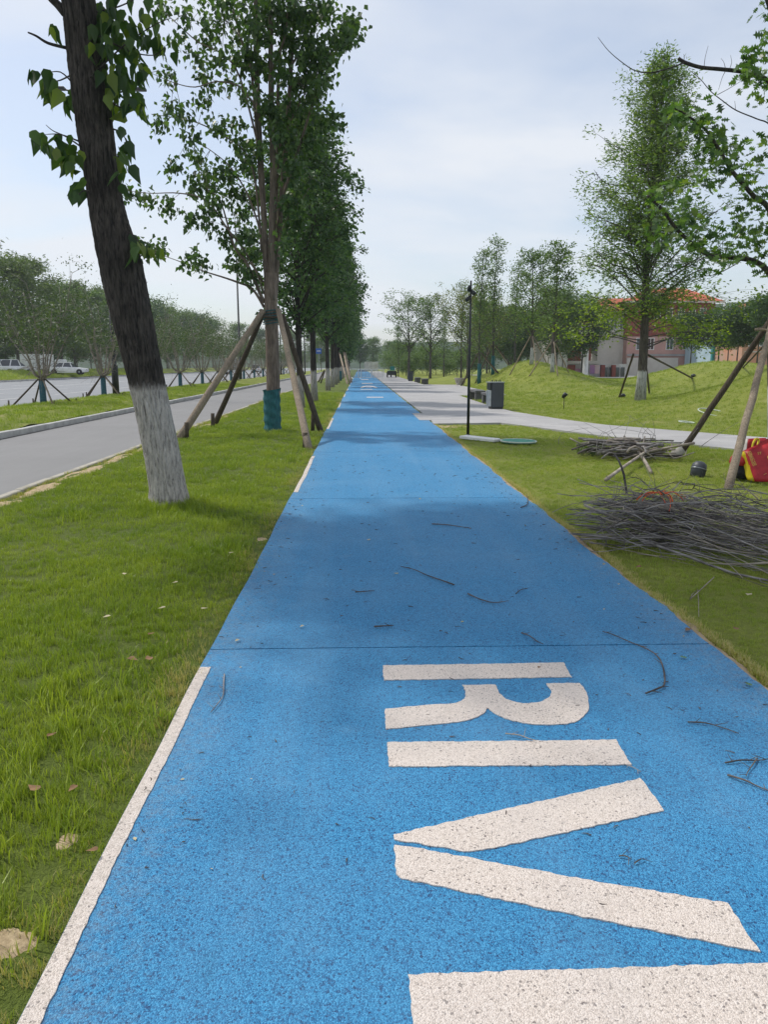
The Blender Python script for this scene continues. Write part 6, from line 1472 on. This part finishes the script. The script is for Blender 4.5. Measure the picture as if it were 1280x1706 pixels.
ground_twig('tiny slanting twig above the lower arm of the letter V', [(1057, 1451), (1066, 1447), (1073, 1444)], .0028)
def fallen_leaf(lab, px, py, size, mat, z=Z, tm=HEART, group=None):
    size *= .72; c = G(px, py); c.z = z + .006; tip = Vector((rnd.uniform(-1, 1), rnd.uniform(-1, 1), 0)).normalized(); v = Vector((-tip.y, tip.x, 0)); curl = rnd.uniform(.1, .35)
    me = bpy.data.meshes.new('fallen_leaf_mesh'); me.from_pydata([tuple((tip * (u - .5) + v * w_ + Vector((0, 0, abs(w_) * curl * 1.6 + (u - .5) ** 2 * curl + 0 * h_))) * size) for u, w_, h_ in tm[0]], [], [tuple(int(i) for i in f) for f in tm[1]]); me.materials.append(M[mat]); me.update()
    return tag(link('fallen_leaf', me, None, c), lab, 'leaf', group or 'fallen leaves')
for a in (('yellow leaf in the middle of the shaded path', 660, 962, .05, 'yellow_leaf'), ('small yellow leaf near the joint right of the centre', 770, 1044, .035, 'yellow_leaf'), ('green oak leaf on the path below the joint at the right', 1138, 1104, .06, 'green_leaf', Z, OAK), ('dull green leaf by the right path edge', 1248, 1150, .06, 'green_leaf', Z, OAK), ('pale leaf mark left of the path centre in the shade', 615, 905, .07, 'pale_leaf'),
          ('yellow leaf on the sunlit path beyond the second joint', 700, 836, .06, 'yellow_leaf'), ('reddish leaf by the joint at the right lawn edge', 1146, 1058, .08, 'dry_leaf'), ('small brown leaf on the letter R stem', 898, 1123, .035, 'dry_leaf', .030), ('tiny pale leaf left of the joint', 395, 1076, .05, 'pale_leaf'), ('pale speck leaf near the joint at the left', 503, 1052, .045, 'pale_leaf')):
    fallen_leaf(*a)
for a in (('pale curled leaf in the left grass nearest the trunk', 207, 967, .07), ('pale leaf in the left grass beside the path shade', 292, 982, .06), ('white-backed leaf in the middle of the left grass', 270, 1026, .07), ('pale leaf in the dry grass by the left path edge', 341, 1026, .06), ('curled pale leaf left of the white-backed one', 178, 1040, .07), ('pale leaf high in the left grass by the path', 386, 931, .07)):
    fallen_leaf(a[0], a[1], a[2], a[3], 'pale_leaf', .045)
for a in (('brown leaf in the left grass, right of a pair', 248, 1112, .09), ('brown leaf in the left grass, left of a pair', 222, 1114, .09), ('upright brown leaf low in the left grass', 57, 1333, .08), ('small brown leaf low in the left grass', 122, 1335, .06), ('tan leaf hidden in the lower left grass', 88, 1243, .06), ('brown leaf above the pair in the left grass', 253, 1070, .06), ('dry leaf against the white edge line', 155, 1440, .05)):
    fallen_leaf(a[0], a[1], a[2], a[3], 'dry_leaf', .045)
fallen_leaf('large pale leaf in the right grass below the brushwood', 1249, 1001, .09, 'pale_leaf', .035); fallen_leaf('brown leaf in the right grass near the path', 1225, 1058, .07, 'dry_leaf', .035); fallen_leaf('dark leaf in the right grass under the bundle', 1064, 954, .09, 'dry_leaf', .035)

# crumbs of bark and twig strewn over the rubber
db = MB()
for i in range(420):
    y = 2.0 + 13 * rnd.random() ** 1.3; x = rnd.uniform(-.75, 1.95); L = rnd.uniform(.006, .035) * (1 + y * .05); a = rnd.uniform(0, 6.28); r_ = rnd.uniform(.0009, .0022) * (1 + y * .05)
    if rnd.random() < .35: x = (LX1 + .03 + abs(rnd.gauss(0, .12))) if rnd.random() < .5 else (RX - .03 - abs(rnd.gauss(0, .15)))
    db.tube([(x, y, .0235 + r_), (x + L * .5 * math.cos(a) + rnd.uniform(-.004, .004), y + L * .5 * math.sin(a), .025 + r_), (x + L * math.cos(a + .2), y + L * math.sin(a + .2), .0235 + r_)], [r_, r_, r_ * .5], 4)
db.build('bark_debris', M['stick_dark'], None, False, 'stuff')
lf = rp.uniform(0, 1, (36, 3)); pos = np.stack([np.where(lf[:, 0] < .5, LX1 + .02 + np.abs(rp.normal(size=36)) * .25, RX - .02 - np.abs(rp.normal(size=36)) * .3), 2 + 12 * lf[:, 1], np.full(36, .027)], -1); tip = rp.normal(size=(36, 3)); tip[:, 2] *= .15
link('leaf_debris', leaf_mesh('leaf_debris', pos, tip, rp.uniform(.012, .03, 36), OVAL, M['pale_leaf'], rp), None, None, 'stuff')

# ------------------------------------------------------------------ grass
def tuft(seed, n, h, w, spread):
    r = np.random.default_rng(seed); vs = []; fs = []
    for k in range(n):
        a = r.uniform(0, 6.283); b = r.uniform(0, spread); x, y = b * math.cos(a), b * math.sin(a); az = r.uniform(0, 6.283); hh = h * r.uniform(.45, 1.15); ln_ = r.uniform(.1, .8) * hh
        dx_, dy_ = math.cos(az), math.sin(az); px_, py_ = -dy_ * w * r.uniform(.7, 1.2) / 2, dx_ * w * r.uniform(.7, 1.2) / 2; o = len(vs)
        vs += [(x - px_, y - py_, -.01), (x + px_, y + py_, -.01), (x + dx_ * ln_ * .35 + px_ * .8, y + dy_ * ln_ * .35 + py_ * .8, hh * .62), (x + dx_ * ln_ * .35 - px_ * .8, y + dy_ * ln_ * .35 - py_ * .8, hh * .62), (x + dx_ * ln_, y + dy_ * ln_, hh)]
        fs += [(o, o + 1, o + 2, o + 3), (o + 3, o + 2, o + 4)]
    me = bpy.data.meshes.new('tuft'); me.from_pydata(vs, [], fs); me.update(); return me
def grass_mat(name, cols, dry):
    m, nt, b = new_mat(name)
    at = nt.nodes.new('ShaderNodeAttribute'); at.attribute_type = 'INSTANCER'; at.attribute_name = 'dry'
    pos = nt.nodes.new('ShaderNodeNewGeometry').outputs['Position']
    f = math_(nt, 'ADD', math_(nt, 'MULTIPLY', noise(nt, pos, 1.1, 4, .65), .75), math_(nt, 'MULTIPLY', rand_island(nt), .35))
    c = ramp(nt, f, [(.28, cols[0]), (.55, cols[1]), (.85, cols[2])])
    rr = math_(nt, 'LESS_THAN', rand_island(nt), at.outputs['Fac'])
    c = mixc(nt, rr, c, dry)
    nt.links.new(c, b.inputs['Base Color']); b.inputs['Roughness'].default_value = .42; b.inputs['Specular IOR Level'].default_value = .45
    tr_ = nt.nodes.new('ShaderNodeBsdfTranslucent'); nt.links.new(mixc(nt, 1.0, c, (1.3, 1.35, .6), 'MULTIPLY'), tr_.inputs['Color'])
    mx = nt.nodes.new('ShaderNodeMixShader'); mx.inputs[0].default_value = .38; nt.links.new(b.outputs[0], mx.inputs[1]); nt.links.new(tr_.outputs[0], mx.inputs[2]); nt.links.new(mx.outputs[0], nt.nodes['Material Output'].inputs['Surface'])
    return m
GL = grass_mat('grass_left', [(.085, .155, .014), (.20, .285, .026), (.37, .43, .06)], (.46, .40, .17))
GR = grass_mat('grass_right', [(.13, .205, .028), (.245, .325, .05), (.40, .44, .10)], (.50, .44, .20))
def fbm(x, y, s, seed):
    r = np.random.default_rng(seed); v = 0
    for k in range(5):
        a = r.uniform(0, 6.28); f = s * (1.7 ** k); v = v + np.sin((x * math.cos(a) + y * math.sin(a)) * f + r.uniform(0, 6.28) + 1.2 * np.sin((x * math.sin(a) - y * math.cos(a)) * f * .8)) / (1.35 ** k)
    return v / 3.0
def scatter_grass(name, pts3, dry, scl, tufts, mat, seed):
    r = np.random.default_rng(seed); n = len(pts3); me = bpy.data.meshes.new(name); me.vertices.add(n); me.vertices.foreach_set('co', np.asarray(pts3, np.float32).ravel())
    a = me.attributes.new('dry', 'FLOAT', 'POINT'); a.data.foreach_set('value', np.asarray(dry, np.float32))
    a = me.attributes.new('scl', 'FLOAT', 'POINT'); a.data.foreach_set('value', np.asarray(scl, np.float32))
    rot = np.stack([r.normal(size=n) * .12, r.normal(size=n) * .12, r.uniform(0, 6.283, n)], -1).astype(np.float32)
    a = me.attributes.new('rotv', 'FLOAT_VECTOR', 'POINT'); a.data.foreach_set('vector', rot.ravel())
    me.materials.append(mat); o = link(name, me, None, None, 'stuff')
    ng = bpy.data.node_groups.new(name + '_nodes', 'GeometryNodeTree'); ng.interface.new_socket('Geometry', in_out='INPUT', socket_type='NodeSocketGeometry'); ng.interface.new_socket('Geometry', in_out='OUTPUT', socket_type='NodeSocketGeometry')
    nn = ng.nodes.new; gi, go = nn('NodeGroupInput'), nn('NodeGroupOutput'); ip = nn('GeometryNodeInstanceOnPoints'); ip.inputs['Pick Instance'].default_value = True; jg = nn('GeometryNodeJoinGeometry')
    for tm in tufts:
        tm.materials.clear(); tm.materials.append(mat); to = bpy.data.objects.new('grass_tuft', tm); oi = nn('GeometryNodeObjectInfo'); oi.inputs['Object'].default_value = to; oi.inputs['As Instance'].default_value = True; ng.links.new(oi.outputs['Geometry'], jg.inputs[0])
    def attr(nm, ty):
        q_ = nn('GeometryNodeInputNamedAttribute'); q_.data_type = ty; q_.inputs['Name'].default_value = nm; return q_.outputs['Attribute']
    e2r = nn('FunctionNodeEulerToRotation'); ng.links.new(attr('rotv', 'FLOAT_VECTOR'), e2r.inputs[0]); ng.links.new(e2r.outputs[0], ip.inputs['Rotation']); ng.links.new(attr('scl', 'FLOAT'), ip.inputs['Scale'])
    ng.links.new(gi.outputs[0], ip.inputs['Points']); ng.links.new(jg.outputs[0], ip.inputs['Instance']); ng.links.new(ip.outputs[0], go.inputs[0])
    md = o.modifiers.new('scatter', 'NODES'); md.node_group = ng; return o
rg = np.random.default_rng(3)
def area(x0, x1, y0, y1, dens): n = int((x1 - x0) * (y1 - y0) * dens); return rg.uniform(x0, x1, n), rg.uniform(y0, y1, n)
# left lawn
X_, Y_, S_ = [], [], []
for y0, y1, dens, sc_ in ((1.0, 3.6, 520, 1.0), (3.6, 6.5, 400, 1.05), (6.5, 11, 260, 1.15), (11, 17, 130, 1.4), (17, 26, 70, 1.8), (26, 45, 30, 2.4)):
    x0 = max(-4.38, -.62 * y1 - .9); a, b = area(x0, LX1 + .02, y0, y1, dens); X_.append(a); Y_.append(b); S_.append(np.full(len(a), sc_))
x = np.concatenate(X_); y = np.concatenate(Y_); s = np.concatenate(S_)
drym = np.clip(.10 + .95 * sstep(.40, .0, np.abs(x - LX1)) * np.clip(.55 + .6 * fbm(x, y, 1.6, 4), 0, 1) + .5 * sstep(.5, 1.0, fbm(x, y, .9, 8)) + .7 * sstep(-4.05, -4.35, x), 0, .95)
hgt = .85 + .35 * fbm(x, y, 1.3, 6) - .3 * sstep(.18, 0, np.abs(x - LX1))
keep = rg.random(len(x)) > .55 * sstep(.25, .9, fbm(x, y, 2.2, 12)) * sstep(.7, .0, np.abs(x - LX1))
for cx, cy, rx, ry in SOIL:
    q_ = ((x - cx) / rx) ** 2 + ((y - cy) / ry) ** 2; keep &= rg.random(len(x)) < .07 + sstep(.2, 1.2, q_)
keep &= ((x - b0.x) ** 2 + (y - TY) ** 2 > .2 ** 2)
x, y, s, drym, hgt = x[keep], y[keep], s[keep], drym[keep], hgt[keep]
tl = [tuft(k, 18, .050, .0038, .055) for k in range(5)]
scatter_grass('left_grass', np.stack([x, y, lumps(x, y) * sstep(0.0, .25, LX1 + .02 - x) - .005], -1), drym, s * np.clip(hgt, .5, 1.5), tl, GL, 1)
# longer dark tufts round the trunk foot and here and there along the line
X_, Y_ = [], []
for _ in range(260): a = rg.uniform(0, 6.283); d_ = .22 + abs(rg.normal()) * .14; X_.append(b0.x + d_ * math.cos(a)); Y_.append(TY + d_ * math.sin(a))
for cx, cy in ((-2.1, 8.6), (-1.9, 8.5), (-3.1, 8.2), (-1.3, 3.0), (-1.25, 2.5), (-1.35, 2.0), (-1.6, 2.6), (-1.2, 6.5), (-1.4, 7.6), (-2.15, 18.7), (-2.0, 18.5), (-1.1, 16.5), (-1.15, 3.3), (-1.5, 3.6)):
    X_ += list(cx + rg.normal(size=26) * .16); Y_ += list(cy + rg.normal(size=26) * .16)
x, y = np.array(X_), np.array(Y_); ok = x < LX1 - .02; x, y = x[ok], y[ok]
scatter_grass('left_tall_grass', np.stack([x, y, lumps(x, y) * sstep(0.0, .25, LX1 + .02 - x) - .005], -1), np.full(len(x), .05), rg.uniform(.8, 1.3, len(x)), [tuft(20 + k, 14, .10, .0048, .05) for k in range(3)], GL, 2)
# right lawn
X_, Y_, S_ = [], [], []
for x0, x1, y0, y1, dens, sc_ in ((2.0, 4.2, 3.0, 5.5, 420, .75), (2.0, 5.0, 5.5, 8.5, 300, .85), (2.0, 6.5, 8.5, 13, 170, 1.0), (2.0, 8.0, 13, 21, 90, 1.25), (5.5, 20, 12, 32, 26, 2.0), (5.2, 32, 32, 62, 10, 3.2)):
    a, b = area(x0, x1, y0, y1, dens); X_.append(a); Y_.append(b); S_.append(np.full(len(a), sc_))
x = np.concatenate(X_); y = np.concatenate(Y_); s = np.concatenate(S_)
PAV = [(edge_r(25.6), 21.0), (3.9, 21.3), (4.4, 20.1), (4.95, 18.7), (5.6, 17), (7.1, 14.5), (10.5, 9.5), (14.5, 10.5), (12.0, 12.4), (8.55, 17.3), (6.55, 20.5), (5.97, 22.5), (5.25, 26.5), (5.1, 30), (5.2, 40.4), (7.8, 41.5), (7.9, 63), (5.2, 63.5), (5.2, 90), (-5, 90), (-5, 21)]
def inside(px, py, poly):
    c = np.zeros(len(px), bool); n = len(poly)
    for i in range(n):
        (x0, y0), (x1, y1) = poly[i], poly[(i + 1) % n]
        if y0 == y1: continue
        hit = ((y0 > py) != (y1 > py)) & (px < (x1 - x0) * (py - y0) / (y1 - y0) + x0); c ^= hit
    return c
keep = ~inside(x, y, PAV) & (x > RX + .02 * np.sin(y * 3))
drym = np.clip(.10 + .45 * sstep(.3, 0, np.abs(x - RX)) + .45 * sstep(.3, .9, fbm(x, y, .8, 18)) + .25 * sstep(.2, .9, fbm(x, y, .25, 28)), 0, .9)
hgt = .8 + .25 * fbm(x, y, 1.1, 16)
x, y, s, drym, hgt = x[keep], y[keep], s[keep], drym[keep], hgt[keep]
scatter_grass('right_grass', np.stack([x, y, terr(x, y) + lumps(x, y, .7) - .012], -1), drym, s * np.clip(hgt, .45, 1.3), [tuft(40 + k, 16, .042, .0040, .06) for k in range(4)], GR, 3)
# straw fringe where soil meets rubber on the right
y = np.concatenate([rg.uniform(2.6, 9, 2600), rg.uniform(9, 21, 1400)]); x = RX + .04 + np.abs(rg.normal(size=len(y))) * .035 + .03 * np.sin(y * 2.1)
scatter_grass('edge_straw', np.stack([x, y, np.full(len(x), -.005)], -1), np.full(len(x), .85), rg.uniform(.5, 1.0, len(x)), [tuft(60 + k, 10, .04, .0045, .04) for k in range(3)], GR, 4)
# median and verge
x, y = area(-12.8, -8.2, 14, 60, 24); zz0 = .10 + lumps(x, y, 1.6) + .10 * np.sin((x + 12.85) / 4.75 * math.pi)
scatter_grass('median_grass', np.stack([x, y, zz0 - .01], -1), np.clip(.1 + .3 * fbm(x, y, .9, 44), 0, .6), rg.uniform(1.6, 2.4, len(x)), [tuft(70 + k, 14, .05, .005, .06) for k in range(3)], GL, 5)
x, y = area(-42, -34.6, 50, 140, 7); zz0 = .12 + .75 * np.exp(-((x + 38.5) / 2.6) ** 2)
scatter_grass('verge_grass', np.stack([x, y, zz0 - .02], -1), np.full(len(x), .1), rg.uniform(4, 7, len(x)), [tuft(80 + k, 14, .05, .006, .06) for k in range(3)], GR, 6)
# ------------------------------------------------------------------ air
HAZE = 0.00033
if HAZE > 0:
    hm = bpy.data.materials.new('haze_air'); hm.use_nodes = True; nt = hm.node_tree; nt.nodes.clear()
    out = nt.nodes.new('ShaderNodeOutputMaterial'); pv = nt.nodes.new('ShaderNodeVolumePrincipled')
    pv.inputs['Color'].default_value = (0.86, 0.91, 1.0, 1); pv.inputs['Density'].default_value = HAZE; pv.inputs['Anisotropy'].default_value = 0.2
    nt.links.new(pv.outputs[0], out.inputs['Volume'])
    MB().box(-650, 650, -70, 690, -1.5, 40).build('haze', hm, None, False, 'stuff')
